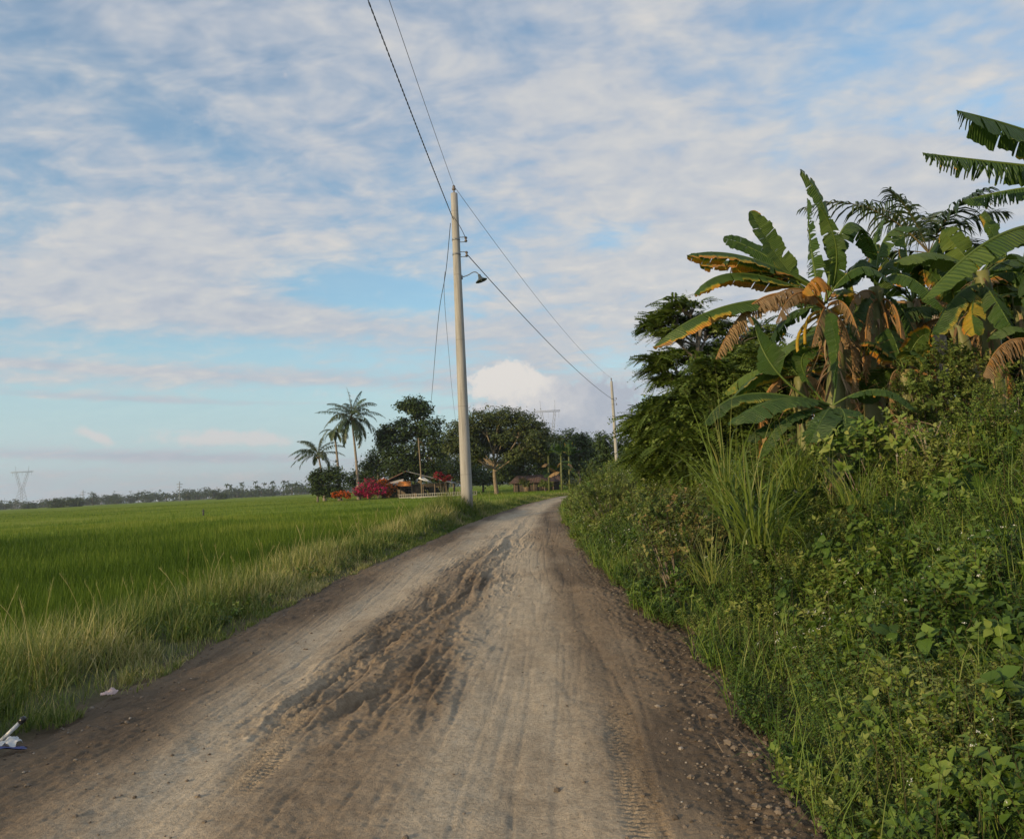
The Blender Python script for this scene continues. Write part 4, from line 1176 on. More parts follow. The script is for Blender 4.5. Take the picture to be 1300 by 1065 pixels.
# plant D: right, broad leaf over the right edge
dD = 9.8; base = P(1262, 600, dD); gz = float(ground(np.array(base[0]), np.array(base[1])))
Dp = empty('banana_plant', (base[0], dD, gz), 'banana plant at the right edge with short upright leaves above dark foliage', 'banana plant', GB)
pseudostem(Dp, [(base[0], dD, gz)] + PP([(1262, 500), (1258, 420), (1245, 345)], dD), .15, .09, 10, .3, 1, 9, .5)
for a_, m_, c_, W, kw in [((1245, 350), (1222, 322), (1196, 292, .2), .20, dict(fold=.3, torn=.1, drp=.2, tint=.8, roll=1.3)),
                          ((1245, 350), (1262, 310), (1251, 284, .2), .14, dict(fold=.2, torn=.1, drp=.1, tint=.5, roll=1.3)),
                          ((1400, 330, .3), (1300, 288, -.3), (1171, 381, -.8), .30, dict(fold=.6, torn=.30, drp=1.0, tint=.75, pet=.05)),
                          ((1245, 352), (1190, 322, -.2), (1134, 334, -.3), .22, dict(fold=.5, torn=.1, drp=.7, tint=.7)),
                          ((1245, 355), (1285, 330, .3), (1330, 350, .5), .24, dict(fold=.4, torn=.3, drp=.8, tint=.4)),
                          ((1248, 360), (1215, 375, -.4), (1185, 425, -.7), .22, dict(fold=.4, torn=.5, drp=.9, tint=.35, yedge=.5)),
                          ((1248, 360), (1262, 378, -.6), (1290, 425, -.9), .22, dict(fold=.4, torn=.5, drp=.9, tint=.45)),
                          ((1248, 360), (1235, 385, -.5), (1238, 425, -.8), .18, dict(fold=.4, torn=.5, drp=.9, yel=.45, tint=.5)),
                          ((1248, 355), (1310, 350, -.3), (1380, 400, -.3), .24, dict(fold=.4, torn=.5, drp=.9, tint=.4))]:
    bl(Dp, dD, a_, m_, c_, W, **kw)
# plant E: tall one outside the right edge whose leaves reach in
dE = 8.6; ce = P(1450, 225, dE); gz = float(ground(np.array(ce[0] + .1), np.array(dE)))
Ep = empty('banana_plant', (ce[0] + .15, dE, gz), 'tallest banana plant, its torn leaves reaching in high at the right edge of the picture', 'banana plant', GB)
pseudostem(Ep, [(ce[0] + .15, dE, gz), (ce[0] + .2, dE, gz + 1.8), (ce[0] + .1, dE, gz + 3.4), ce], .18, .10, 12, .3, 1, 13, .5)
bl(Ep, dE, (1450, 222), (1320, 172, -.5), (1214, 140, -.9), .30, fold=.85, torn=.85, drp=1.2, tint=.35, pet=.1, sides=(1, 1))
bl(Ep, dE, (1450, 225), (1310, 211, .1), (1171, 194, .1), .28, fold=.85, torn=.98, drp=1.5, tint=.35, pet=.1)
bl(Ep, dE, (1450, 232), (1320, 236, .6), (1222, 255, 1.0), .22, fold=.8, torn=.97, drp=1.4, tint=.3, pet=.1)
for m_, c_ in (((1560, 150), (1680, 190)), ((1540, 250), (1620, 350)), ((1430, 130), (1400, 60)), ((1480, 150, -.6), (1530, 120, -1.4))):
    bl(Ep, dE, (1450, 225), m_, c_, .28, fold=.5, torn=.6, drp=.8, tint=.4)
# plant F: lower right, brown drooping leaf
dF = 8.8; base = P(1330, 600, dF); gz = float(ground(np.array(base[0]), np.array(base[1])))
Fp = empty('banana_plant', (base[0], dF, gz), 'low banana plant at the right edge with a brown withered leaf drooping into the picture', 'banana plant', GB)
pseudostem(Fp, [(base[0], dF, gz)] + PP([(1335, 520), (1335, 440)], dF), .13, .08, 10, .3, 1, 15, .5)
bl(Fp, dF, (1335, 442), (1282, 432, -.2), (1248, 478, -.4), .24, name='dead_leaf', fold=.8, torn=.97, drp=2.2, dead=.85)
bl(Fp, dF, (1335, 440), (1290, 415), (1255, 430, -.2), .16, fold=.5, torn=.3, drp=.6, tint=.7, yel=.1)
bl(Fp, dF, (1335, 440), (1370, 390), (1430, 410), .24, fold=.5, torn=.4, drp=.8)
bl(Fp, dF, (1335, 440), (1320, 380), (1300, 350, .5), .22, fold=.5, torn=.4, drp=.8, tint=.4)

def rand_banana(px, py, d, n, nd, Lm, seed, label):
    r = np.random.default_rng(seed); cr = P(px, py, d); gz_ = float(ground(np.array(cr[0]), np.array(float(d))))
    rt_ = empty('banana_plant', (cr[0], d, gz_), label, 'banana plant', GB)
    pseudostem(rt_, [(cr[0] + r.normal(0, .1), d, gz_), (cr + (cr[0], d, gz_)) / 2 + r.normal(0, .05, 3), cr], .15, .09, 8, .3, 1, seed, r.uniform(.3, .7))
    for k in range(n + nd):
        a = k * 2.4 + r.uniform(-.4, .4); dead = k >= n; L = Lm * r.uniform(.75, 1.1); e_ = r.uniform(-.3, .3) if dead else 1.35 - 1.3 * (k / n) + r.uniform(-.15, .15)
        h_ = np.array([sin(a), cos(a), 0]); p1 = cr + h_ * L * .5 * cos(e_) + (0, 0, L * .5 * sin(e_) + .12 * L)
        p2 = cr + h_ * L * (.95 * cos(e_) if not dead else .45) + (0, 0, L * .8 * sin(e_) - (.45 * cos(e_) if not dead else .85) * L)
        banana_leaf(rt_, [cr, p1, p2], r.uniform(.2, .27), name='dead_leaf' if dead else 'leaf', roll=r.normal(0, .5), fold=.8 if dead else r.uniform(.1, .6), torn=.95 if dead else r.choice([.1, .3, .5, .8]),
                    drp=2.0 if dead else r.uniform(.4, 1.0), dead=r.uniform(.8, 1) if dead else 0, yedge=r.choice([0, 0, .4, .75]), yel=r.choice([0, 0, 0, .3]), tint=r.uniform(.25, .75), seed=seed * 100 + k)
    return rt_


for q_ in ((1078, 425, 11.9, 8, 4, 1.7, 61, 'banana plant half hidden between the large one and the shaggy one'), (1160, 385, 12.4, 9, 4, 1.9, 62, 'banana plant just behind the shaggy one, under the arching palm frond'),
           (1215, 405, 11.2, 9, 3, 1.7, 63, 'banana plant with drooping leaves above the bright green shrub'), (1292, 372, 11.8, 9, 3, 1.9, 64, 'banana plant filling the right edge behind the broad pale leaf'),
           (1015, 478, 11.6, 8, 3, 1.3, 65, 'short banana plant left of the large trunk, over the long grass'), (1148, 470, 10.2, 6, 3, 1.0, 66, 'small banana sucker at the right foot of the shaggy trunk')):
    rand_banana(*q_)

# ------------------------------------------------------------------ palms
def frond(b, base, az_, el_, L, arch, pairs=34, ll=.9, lw=.05, droop=.8, tint=.5, r=None, col3=0.0):
    r = r or rng
    d0 = np.array([cos(el_) * sin(az_), cos(el_) * cos(az_), sin(el_)])
    h_ = np.array([sin(az_), cos(az_), 0])
    n = 14; s = np.linspace(0, 1, n)
    ang = el_ - arch * s ** 1.3
    step = np.stack([np.cos(ang)[:, None] * h_[None, 0], np.cos(ang)[:, None] * h_[None, 1], np.sin(ang)[:, None]], -1)[:, 0] * L / n
    pts = np.vstack([base, base + np.cumsum(step, 0)])
    tube(b, pts, np.linspace(.03, .006, n + 1) * L / 4, 4, (.8, 0, 1), cap=False)
    t_, sd_, nm_ = frames(pts)
    f = np.linspace(.16, .99, pairs).repeat(2); sg = np.tile([-1, 1], pairs)
    x_ = f * n; i_ = np.clip(x_.astype(int), 0, n - 1); ff = (x_ - i_)[:, None]
    p_ = pts[i_] * (1 - ff) + pts[i_ + 1] * ff
    T1 = t_[i_]; S1 = sd_[i_] * sg[:, None]
    up = np.cross(sd_[i_], T1)
    l_ = ll * np.sin(np.clip(f * 1.02, 0, 1) * pi * .78 + .35) ** .6 * r.uniform(.85, 1.1, len(f)) * (1 - .5 * f ** 4)
    d1 = norm(S1 * .8 + T1 * (.45 + .4 * f[:, None]) + up * .25 + r.normal(0, .16, (len(f), 3)))
    V = []; w_ = lw
    a_ = norm(np.cross(d1, up + 1e-3)) * w_ * .5
    pos = p_
    V = [pos - a_, pos + a_]
    g_ = np.array([0, 0, -1.0])
    for k in range(1, 4):
        dd = norm(d1 + g_ * droop * (k / 3) ** 1.2 * 1.4); pos = pos + dd * (l_ / 3)[:, None]
        ww = (1, .85, .12)[k - 1]; V += [pos - a_ * ww, pos + a_ * ww]
    V = np.stack(V, 1); k = np.arange(3)
    Q = np.stack([2 * k, 2 * k + 1, 2 * k + 3, 2 * k + 2], -1)
    QQ = (Q[None] + (np.arange(len(f)) * 8)[:, None, None]).reshape(-1, 4)
    col = np.zeros((len(f), 8, 3)); col[:, :, 0] = np.clip(tint + r.normal(0, .12, len(f)), 0, 1)[:, None]; col[:, :, 2] = col3
    b.add(V.reshape(-1, 3), QQ, None, col.reshape(-1, 3))


def palm(x, y, z0, top, fr, label, L=4.6, group='coconut palms', rt=.13, rb=.24, seed=1, lw=.09, ll=1.0, trunk=True):
    """fr: list of (azimuth deg [image right = 90], elevation, arch, length factor)"""
    r = np.random.default_rng(seed); root = empty('coconut_palm', (x, y, z0), label, 'palm tree', group); o = np.array((x, y, z0))
    top = np.asarray(top) - o
    b = B(); s = np.linspace(0, 1, 14)[:, None]; pts = top * s; pts[:, 0] += .25 * np.sin(s[:, 0] * 3) * .6
    pts[-1] = top
    tube(b, pts, rb * (1 - s[:, 0]) ** 3 * .6 + (rt + .10 * (1 - s[:, 0]) * rt / .13), 8); b.build('trunk', M_ptrunk, root)
    for (a, e, ar, lf) in fr:
        b = B(); frond(b, top + (0, 0, .1), radians(a), radians(e), L * lf, radians(ar), ll=ll * L / 4.6, lw=lw, tint=r.uniform(.3, .75), r=r, droop=r.uniform(.8, 1.4)); b.build('frond', M_palm, root)
    b = B()
    for k in range(6):
        a = r.uniform(0, 6.28); c_ = top + (cos(a) * .3, sin(a) * .3, -.25 - .2 * r.random())
        lathe(b, [(0, -.15), (.10, -.11), (.14, 0), (.10, .11), (0, .15)], 8, c_, col=(.4, 0, 1))
    b.build('coconuts', M_palm, root)
    return root


def fanlist(n, seed, emin=-25, emax=80):
    r = np.random.default_rng(seed)
    return [(k * 137.5 + r.uniform(-15, 15), emax - (emax - emin) * ((k + .5) / n) ** .9 + r.uniform(-6, 6), r.uniform(55, 95), r.uniform(.85, 1.1)) for k in range(n)]


def gpt(px, y):
    q = P(px, 600, y); return q[0], y, float(ground(np.array(q[0]), np.array(float(y))))


x_, y_, z_ = gpt(455, 122); palm(x_, y_, z_, P(446, 531, 122), fanlist(30, 3, -45) + [(-95, 28, 40, 1.1), (85, 30, 75, 1.1), (-40, 88, 30, 1.0), (30, 80, 45, 1.0)], 'tallest coconut palm with a full crown standing over the red bougainvillea', L=5.3, seed=3, lw=.095)
x_, y_, z_ = gpt(431, 124); palm(x_, y_, z_, P(424, 547, 124), fanlist(9, 5, -20, 30) + [(200, -60, 20, .6), (150, -60, 20, .6)], 'middle coconut palm with a bare grey trunk and thin crown', L=3.0, seed=5, lw=.09)
x_, y_, z_ = gpt(412, 128); palm(x_, y_, z_, P(404, 578, 128), fanlist(16, 7, -5, 85) + [(-95, 30, 70, 1.1), (-90, 5, 60, 1.1), (-80, 60, 60, 1)], 'shortest coconut palm at the left end of the tree group', L=4.7, seed=7, lw=.095)
# young palm among the bananas
x_, y_, z_ = gpt(1185, 14.0)
yp = [(-86, 56, 72, .98), (-120, 66, 40, .55), (100, 50, 60, .6), (40, 60, 50, .7), (160, 55, 60, .6), (-20, 65, 50, .8), (70, 30, 60, .6), (-60, 20, 60, .6)]
palm(x_, y_, z_, P(1180, 328, 14), yp, 'coconut palm with one long arching frond behind the banana plants', L=2.75, seed=9, lw=.042, ll=1.15, rb=.16, rt=.09)

# ------------------------------------------------------------------ trees and shrubs
def lobe_leaves(b, centre, rad, nclump, per, leaf, r, flat=.5, tint=.5, shell=.55, tw=.55, cl=None):
    """clumps of leaf quads spread through an ellipsoid"""
    c_ = np.asarray(centre); rad = np.asarray(rad, float)
    v = norm(r.normal(0, 1, (nclump, 3))); rr = (shell + (1 - shell) * r.random(nclump)) ** 1.0
    bump = 1 + .22 * np.sin(v[:, 0] * 5 + c_[0]) * np.cos(v[:, 1] * 6 + c_[2]) + .12 * r.normal(0, 1, nclump)
    cc_ = c_ + v * rad * (rr * bump)[:, None]
    csz = (cl or .16) * rad.mean() * r.uniform(.5, 1.4, nclump)
    p_ = cc_[:, None] + r.normal(0, 1, (nclump, per, 3)) * csz[:, None, None] * np.array([1, 1, flat])
    p_ = p_.reshape(-1, 3); n = len(p_)
    V = np.array([(0, -.5, 0), (.32, 0, .05), (0, .55, -.05), (-.32, 0, .05)]); T = np.array([(0, 1, 2), (0, 2, 3)])
    nv = norm(r.normal(0, tw, (n, 3)) + np.array([0, 0, 1.0]) + .6 * norm(p_ - c_))
    ti = (tint + r.normal(0, .12, nclump))[:, None].repeat(per, 1).ravel() + r.normal(0, .10, n)
    scatter(b, (V, T), tilt_rot(nv, r.uniform(0, 6.3, n)), p_, leaf * r.uniform(.6, 1.35, n), np.clip(ti, 0, 1))


def tree(name, x, y, z0, trunk, lobes, mat, bark, label, leaf=.3, nclump=90, per=14, flat=.5, seed=1, tr=.3, cat='tree', group=None, shell=.45, cl=None, limbs=3, tint=.5, lr=.09):
    """trunk: list of points relative to the base; lobes: (dx,dy,dz,rx,ry,rz[,density])"""
    r = np.random.default_rng(seed)
    root = empty(name, (x, y, z0), label, cat, group)
    b = B(); tp = np.array([(0, 0, -.2)] + list(trunk), float)
    pts = smooth_pts(tp, 10); tube(b, pts, np.linspace(tr, tr * .6, 10), 8)
    topp = pts[-1]
    for lo_ in lobes:
        c_ = np.array(lo_[:3]); rd = np.array(lo_[3:6])
        st = pts[r.integers(6, 10)]
        mid_ = st + (c_ - st) * .5 + (r.normal(0, .1, 3) - (0, 0, .06)) * np.linalg.norm(c_ - st)
        br = bez(st, mid_, c_, 7); tube(b, br, np.linspace(tr * .36, lr * tr / .3 * .5, 7), 6)
        for k in range(limbs):
            e_ = c_ + norm(r.normal(0, 1, 3) + (0, 0, .4)) * rd * .85
            tube(b, bez(br[4], (br[4] + e_) / 2 + r.normal(0, .1, 3) * rd, e_, 5), np.linspace(lr * .7, lr * .15, 5) * tr / .3, 4, cap=False)
    b.build('trunk', bark, root)
    b = B()
    for lo_ in lobes:
        dn = lo_[6] if len(lo_) > 6 else 1
        lobe_leaves(b, lo_[:3], lo_[3:6], int(nclump * dn), per, leaf, r, flat, tint, shell, cl=cl)
    b.build('crown', mat, root)
    return root


def px_lobes(px0, d, z0, lst):
    """lobes given by photo pixel centre and pixel radii at distance d (+offset) -> relative metres"""
    o = np.array([P(px0, 600, d)[0], d, z0]); out_ = []
    for q in lst:
        px, py, rx, ry = q[:4]; dd = q[4] if len(q) > 4 else 0; dn = q[5] if len(q) > 5 else 1
        c_ = P(px, py, d + dd) - o; s_ = d / F
        out_.append((c_[0], c_[1], c_[2], rx * s_, (rx + ry) / 2 * s_, ry * s_, dn))
    return out_


def ptree(name, px0, d, lst, mat, bark, label, trunk=None, **kw):
    x_, y_, z_ = gpt(px0, d); lo_ = px_lobes(px0, d, z_, lst)
    if trunk is None:
        cz = np.mean([l[2] for l in lo_]); trunk = [(0.1, 0, cz * .3), (-.05, 0, cz * .75)]
    else:
        trunk = [P(a, b_, d) - np.array([x_, y_, z_]) for a, b_ in trunk]
    return tree(name, x_, y_, z_, trunk, lo_, mat, bark, label, **kw)


GT = 'trees around the farm house'
ptree('broadleaf_tree', 532, 126, [(523, 514, 20, 10), (533, 522, 16, 12), (515, 545, 26, 16), (545, 543, 22, 18), (500, 562, 22, 22), (530, 570, 30, 24), (556, 566, 16, 24), (490, 552, 12, 14), (520, 596, 24, 14), (548, 598, 18, 12), (510, 583, 30, 20)], M_tree, M_bark,
      'tall dark dense tree with a raised tuft on top, behind the farm house', [(533, 600), (530, 540)], leaf=.42, nclump=120, per=16, seed=2, tr=.45, group=GT, cl=.2)
ptree('rain_tree', 630, 112, [(590, 548, 26, 15), (612, 535, 28, 15), (637, 531, 30, 14), (662, 538, 26, 15), (684, 552, 20, 16), (600, 566, 24, 15, 3), (648, 552, 28, 13, 4), (672, 566, 24, 16, 3), (578, 564, 16, 15), (625, 552, 24, 12, 4), (655, 575, 22, 12, 5), (600, 580, 20, 12, 5), (690, 575, 16, 12, 2), (630, 566, 26, 10, 6), (604, 574, 16, 9, -4, .7), (658, 578, 18, 9, -4, .7), (588, 562, 14, 10, -4, .8), (678, 562, 16, 12, -4, .8), (640, 556, 16, 7, -4, .6)], M_rain, M_barkp,
      'wide spreading rain tree with pale forked branches, right behind the near pole', [(628, 606), (628, 588)], leaf=.32, nclump=190, per=16, seed=4, tr=.34, group=GT, limbs=4, lr=.13, cl=.18)
ptree('bushy_tree', 480, 134, [(480, 580, 16, 16), (470, 590, 14, 14), (492, 596, 18, 14), (486, 566, 10, 8, 0, .6)], M_tree, M_bark, 'loose bushy tree between the tallest palm and the tall dark tree', leaf=.4, nclump=80, per=12, seed=6, tr=.25, group=GT, cl=.2)
ptree('bushy_tree', 402, 121, [(402, 608, 11, 10), (413, 603, 12, 12), (427, 604, 13, 14), (407, 622, 14, 8), (424, 624, 14, 7)], M_tree, M_bark, 'round dark shrub-like tree below the shortest palm', leaf=.34, nclump=110, per=14, seed=8, tr=.2, group=GT, cl=.2)
ptree('bushy_tree', 575, 138, [(574, 590, 18, 16), (566, 604, 18, 10), (590, 598, 16, 14), (605, 605, 20, 12)], M_tree, M_bark, 'dark tree low behind the near pole and the red blossoms', leaf=.4, nclump=90, per=12, seed=10, tr=.25, group=GT, cl=.2)
ptree('bushy_tree', 665, 125, [(662, 580, 18, 14), (684, 574, 18, 20), (655, 600, 20, 10), (700, 590, 16, 16), (640, 598, 16, 12)], M_tree, M_bark, 'dark tree under the right side of the rain tree', leaf=.36, nclump=110, per=14, seed=12, tr=.25, group=GT, cl=.2)
ptree('bushy_tree', 712, 135, [(700, 566, 20, 18), (722, 560, 18, 16), (742, 566, 18, 16), (690, 588, 20, 16), (715, 590, 26, 18), (745, 590, 22, 18), (758, 575, 14, 16)], M_tree, M_bark, 'tall dark trees behind the brown hut and the far banana plants', leaf=.38, nclump=150, per=15, seed=35, tr=.25, group=GT, cl=.2)
ptree('bushy_tree', 735, 118, [(738, 560, 12, 9), (745, 575, 14, 11), (730, 588, 16, 12), (750, 592, 12, 12), (722, 575, 10, 9)], M_tree, M_bark, 'ragged dark tree just left of the far pole', leaf=.33, nclump=80, per=12, seed=14, tr=.2, group=GT, cl=.22)
ptree('bushy_tree', 768, 88, [(765, 560, 12, 13), (775, 578, 16, 14), (760, 590, 14, 11), (790, 570, 14, 18), (750, 600, 12, 8)], M_tree, M_bark, 'dark leafy tree right behind the far pole', leaf=.28, nclump=110, per=12, seed=16, tr=.2, group=GT, cl=.22)
ptree('bushy_tree', 612, 150, [(560, 592, 24, 20), (600, 588, 26, 22), (640, 590, 26, 22), (680, 588, 26, 24), (715, 590, 22, 20), (740, 598, 20, 14), (620, 606, 40, 10), (680, 608, 40, 10)], M_tree, M_bark, 'long dark thicket of trees closing the view under the rain tree', leaf=.42, nclump=190, per=15, seed=31, tr=.25, group=GT, cl=.2)
ptree('bushy_tree', 505, 150, [(470, 600, 20, 16), (500, 595, 26, 20), (450, 608, 16, 10), (530, 600, 24, 16)], M_tree, M_bark, 'low dark trees filling the gap behind the farm house roof', leaf=.42, nclump=120, per=14, seed=33, tr=.25, group=GT, cl=.2)
# far banana plants by the hut
for k, (px, dd, hh, lab) in enumerate([(696, 108, 556, 'left'), (712, 105, 551, 'mid'), (722, 107, 560, 'right')]):
    x_, y_, z_ = gpt(px, dd)
    lab = {'left': 'far small banana plant nearest the brown hut', 'mid': 'far banana plant with the tallest upright leaf, beside the brown hut', 'right': 'far banana plant closest to the road bend'}[lab]
    rt_ = empty('banana_plant', (x_, y_, z_), lab, 'banana plant', 'far banana plants'); r = np.random.default_rng(40 + k)
    crown = P(px, 579, dd) - np.array((x_, y_, z_))
    b = B(); tube(b, [(0, 0, -.1), crown * .5, crown], [.17, .14, .10], 8, (.25, 0, 0)); b.build('pseudostem', M_bstem, rt_)
    for j_ in range(13):
        a = r.uniform(0, 6.28); e_ = r.uniform(.5, 1.5); L = r.uniform(2.3, 3.4); h_ = np.array([sin(a), cos(a), 0])
        c0 = np.array((x_, y_, z_)) + crown * (1 if j_ < 8 else r.uniform(.55, .9))
        e_ = e_ if j_ < 8 else r.uniform(-.2, .5); L = L if j_ < 8 else L * .6
        banana_leaf(rt_, [c0, c0 + h_ * L * .5 * cos(e_) + (0, 0, L * .75 * sin(e_)), c0 + h_ * L * .95 * cos(e_) + (0, 0, L * .75 * sin(e_) - .8 * cos(e_))], .46, torn=.3, drp=.6, seed=50 + k * 20 + j_, tint=r.uniform(.0, .4), roll=r.normal(0, .6), dead=.97 if j_ > 10 else 0)

# feathery tree on the right, layered sprays
def feather_tree(px0, d, layers, label, seed, name='feathery_tree', sp=.42, stemr=.16, dens=1.0, fl=.22, trunk=None, tint=.45, down=0.0, group=None, fill=1.0):
    r = np.random.default_rng(seed); x_, y_, z_ = gpt(px0, d); o = np.array((x_, y_, z_))
    root = empty(name, o, label, 'tree', group); b = B(); bl_ = B()
    tk = smooth_pts([(0, 0, -.2)] + [P(a, c_, d) - o for a, c_ in trunk], 12); tube(b, tk, np.linspace(stemr, stemr * .35, 12), 7)
    for (px, py, rx, ry, dd, dn) in layers:
        px = px + (26 if py > 500 or d < 15 else 4) * min(1, max(0, (900 - px) / 60.))
        c_ = P(px, py, d + dd) - o; s_ = d / F; R3 = np.array([rx * s_, (rx + ry) * .6 * s_, ry * s_])
        st = tk[np.argmin(np.abs(tk[:, 2] - (c_[2] - .6)))]
        br = bez(st, (st + c_) / 2 + (0, 0, -.1), c_, 6); tube(b, br, np.linspace(stemr * .35, .02, 6), 5, cap=False)
        n = int(60 * dn * dens * (rx * ry) / 900 + 14)
        v = norm(r.normal(0, 1, (n, 3))); q = c_ + v * R3 * (r.random(n) ** .45)[:, None]
        for k in range(min(n, 9)):
            tube(b, [br[3], (br[3] + q[k]) / 2 + (0, 0, .05), q[k]], [.018, .012, .006], 4, cap=False)
        az_ = np.arctan2(q[:, 0] - st[0], q[:, 1] - st[1]) + r.normal(0, .8, n)
        for k in range(4):
            m_ = np.arange(n) % 4 == k
            for rep in range(3):
                nn = m_.sum(); a2 = az_[m_] + r.normal(0, .7, nn)
                scatter(bl_, PIN[k], rot(a2, r.normal(.05 - down, .28, nn), r.normal(0, .4, nn)), q[m_] + r.normal(0, .1, (nn, 3)) * (1, 1, fl), sp * r.uniform(.7, 1.25, nn), np.clip(tint + r.normal(0, .15, nn), 0, 1))
        if fill: lobe_leaves(bl_, c_, R3 * 1.05, int(fill * 34 * dn * (rx * ry) / 500 + 10), 22, .075, r, .6, tint + .12, .35, .6, .22)
    b.build('trunk', M_bark, root); bl_.build('crown', M_feather, root)
    return root


GF = 'feathery trees left of the banana plants'
feather_tree(885, 15.5, [(865, 385, 22, 8, 0, 1.2), (840, 400, 20, 7, 0, 1), (880, 405, 26, 9, .3, 1), (850, 425, 22, 8, -.2, 1), (900, 415, 24, 12, .4, 1), (825, 412, 16, 5, 0, 1),
                         (835, 455, 26, 8, -.2, 1), (870, 450, 26, 10, .2, 1), (832, 468, 18, 6, -.2, 1), (900, 445, 28, 14, .5, 1), (850, 480, 24, 9, 0, 1), (930, 440, 24, 20, .8, 1), (960, 430, 22, 24, .8, 1)],
             'airy feathery tree with flat layered branches against the sky', 3, fill=.7, dens=.8, trunk=[(890, 520), (885, 450), (895, 400)], sp=.36, group=GF, stemr=.08)
feather_tree(860, 14.2, [(800, 528, 28, 7, 0, 1.2), (825, 512, 30, 9, 0, 1.2), (860, 500, 34, 12, 0, 1.3), (900, 490, 36, 16, 0, 1.3), (940, 485, 34, 20, 0, 1.3), (975, 480, 28, 28, .3, 1.2),
                         (810, 548, 30, 10, 0, 1.3), (850, 535, 36, 14, -.3, 1.4), (890, 525, 36, 18, -.3, 1.4), (930, 520, 34, 22, -.3, 1.4), (800, 570, 26, 12, 0, 1.4), (840, 565, 34, 14, -.5, 1.5), (880, 560, 34, 16, -.5, 1.5), (920, 560, 32, 18, -.4, 1.4),
                         (815, 590, 26, 12, -.3, 1.4), (855, 590, 30, 12, -.8, 1.4), (895, 588, 30, 14, -.8, 1.3), (960, 540, 30, 26, 0, 1.3), (905, 465, 30, 14, 0, 1.2), (950, 455, 30, 18, .3, 1.2), (990, 520, 26, 34, .4, 1.2)],
             'broad low feathery tree with drooping leafy sprays behind the weeds', 5, fill=2.2, dens=1.3, trunk=[(875, 560), (885, 520), (900, 480)], down=.2, tint=.42, group=GF)
# dark trees behind the bananas
GD = 'dark trees behind the banana plants'
ptree('leafy_tree', 1120, 16, [(1080, 450, 50, 60), (1130, 430, 50, 50), (1040, 480, 40, 50), (1150, 500, 50, 50), (1090, 520, 60, 40)], M_tree, M_bark, 'dark leafy tree directly behind the two tall banana trunks', leaf=.13, nclump=260, per=22, seed=22, tr=.18, group=GD, cl=.15, cat='tree')
ptree('leafy_tree', 1240, 15, [(1200, 400, 45, 40), (1250, 395, 45, 36), (1300, 380, 45, 40), (1230, 450, 60, 45), (1300, 440, 50, 50), (1180, 460, 40, 40), (1270, 500, 60, 40), (1350, 400, 50, 60)], M_tree, M_bark, 'dark leafy tree at the right edge behind the banana plants', leaf=.13, nclump=230, per=20, seed=24, tr=.18, group=GD, cl=.15)


def shrub(px0, d, lst, mat, label, name='shrub', size=.22, dens=1.0, seed=1, TS=SPR, tint=.5, group=None, cat='shrub', up=.7):
    r = np.random.default_rng(seed); x_, y_, z_ = gpt(px0, d); o = np.array((x_, y_, z_)); root = empty(name, o, label, cat, group)
    lo_ = px_lobes(px0, d, z_, lst); b = B(); bl_ = B()
    for q in lo_:
        c_ = np.array(q[:3]); R3 = np.array(q[3:6]); area = R3[0] * R3[2] * 12
        n = int(area / size ** 2 * 2.1 * dens * q[6]) + 10
        v = norm(r.normal(0, 1, (n, 3)) + (0, -.2, .1)); rr = .35 + .65 * r.random(n) ** .5
        bmp = 1 + .18 * np.sin(v[:, 0] * 7 + c_[0] * 3) * np.cos(v[:, 2] * 6 + seed)
        p_ = c_ + v * R3 * (rr * bmp)[:, None]
        nv = norm(v * .7 + (0, 0, up) + r.normal(0, .4, (n, 3)))
        ok_ = p_[:, 2] > -.1; p_, nv = p_[ok_], nv[ok_]; n = len(p_)
        for k, tp in enumerate(TS):
            m_ = np.arange(n) % len(TS) == k; nn = m_.sum()
            scatter(bl_, tp, tilt_rot(nv[m_], r.uniform(0, 6.3, nn)), p_[m_], size * r.uniform(.7, 1.3, nn), np.clip(tint + r.normal(0, .15, nn) + .1 * np.sin(p_[m_, 0] * 4), 0, 1))
        for k in range(3):
            e_ = c_ + norm(r.normal(0, 1, 3) + (0, .3, .4)) * R3 * .55
            tube(b, bez((r.normal(0, .08), r.normal(0, .08), -.1), (c_ * (.5, .5, .4)), e_, 6), np.linspace(.014, .004, 6), 5, cap=False)
    b.build('stems', M_bark, root); bl_.build('foliage', mat, root)
    return root


GS = 'shrubs on the right bank'
shrub(850, 9.2, [(850, 650, 34, 24), (880, 655, 34, 28), (820, 655, 26, 26), (860, 690, 44, 30), (900, 690, 34, 30), (842, 712, 30, 26)], M_bushb, 'olive brown bush at the road edge halfway along the right bank', seed=2, size=.17, TS=SPRS + SPR[:2], group=GS, tint=.5)
shrub(770, 18, [(750, 620, 24, 20), (775, 622, 26, 20), (740, 640, 18, 20), (800, 630, 28, 22), (765, 645, 30, 20), (825, 620, 24, 16)], M_bushl, 'pale green bush where the road disappears at the bend', seed=4, size=.22, TS=SPRS, group=GS, tint=.55)
shrub(1195, 9.8, [(1190, 475, 42, 30), (1235, 480, 36, 28), (1170, 510, 36, 26), (1215, 520, 44, 28), (1160, 545, 34, 24)], M_bushl, 'bright green leafy shrub right of the shaggy banana trunk', seed=6, size=.19, group=GS, tint=.4)
shrub(1265, 8.0, [(1260, 535, 44, 34), (1300, 520, 40, 40), (1230, 570, 34, 30), (1280, 580, 50, 34), (1330, 560, 50, 50)], M_herb, 'dark green rounded shrub at the right edge above the weeds', seed=8, size=.17, TS=SPRS, group=GS, tint=.5)
shrub(1140, 8.0, [(1135, 560, 28, 22), (1100, 575, 30, 18), (1160, 585, 34, 20), (1070, 585, 28, 14)], M_herb, 'fresh green broadleaf shrub below the young banana plant', seed=10, size=.24, TS=SPRB, group=GS, tint=.7)
shrub(705, 46, [(690, 628, 0.1, .1, 0, .1)], M_herb, 'x', seed=11) if False else None

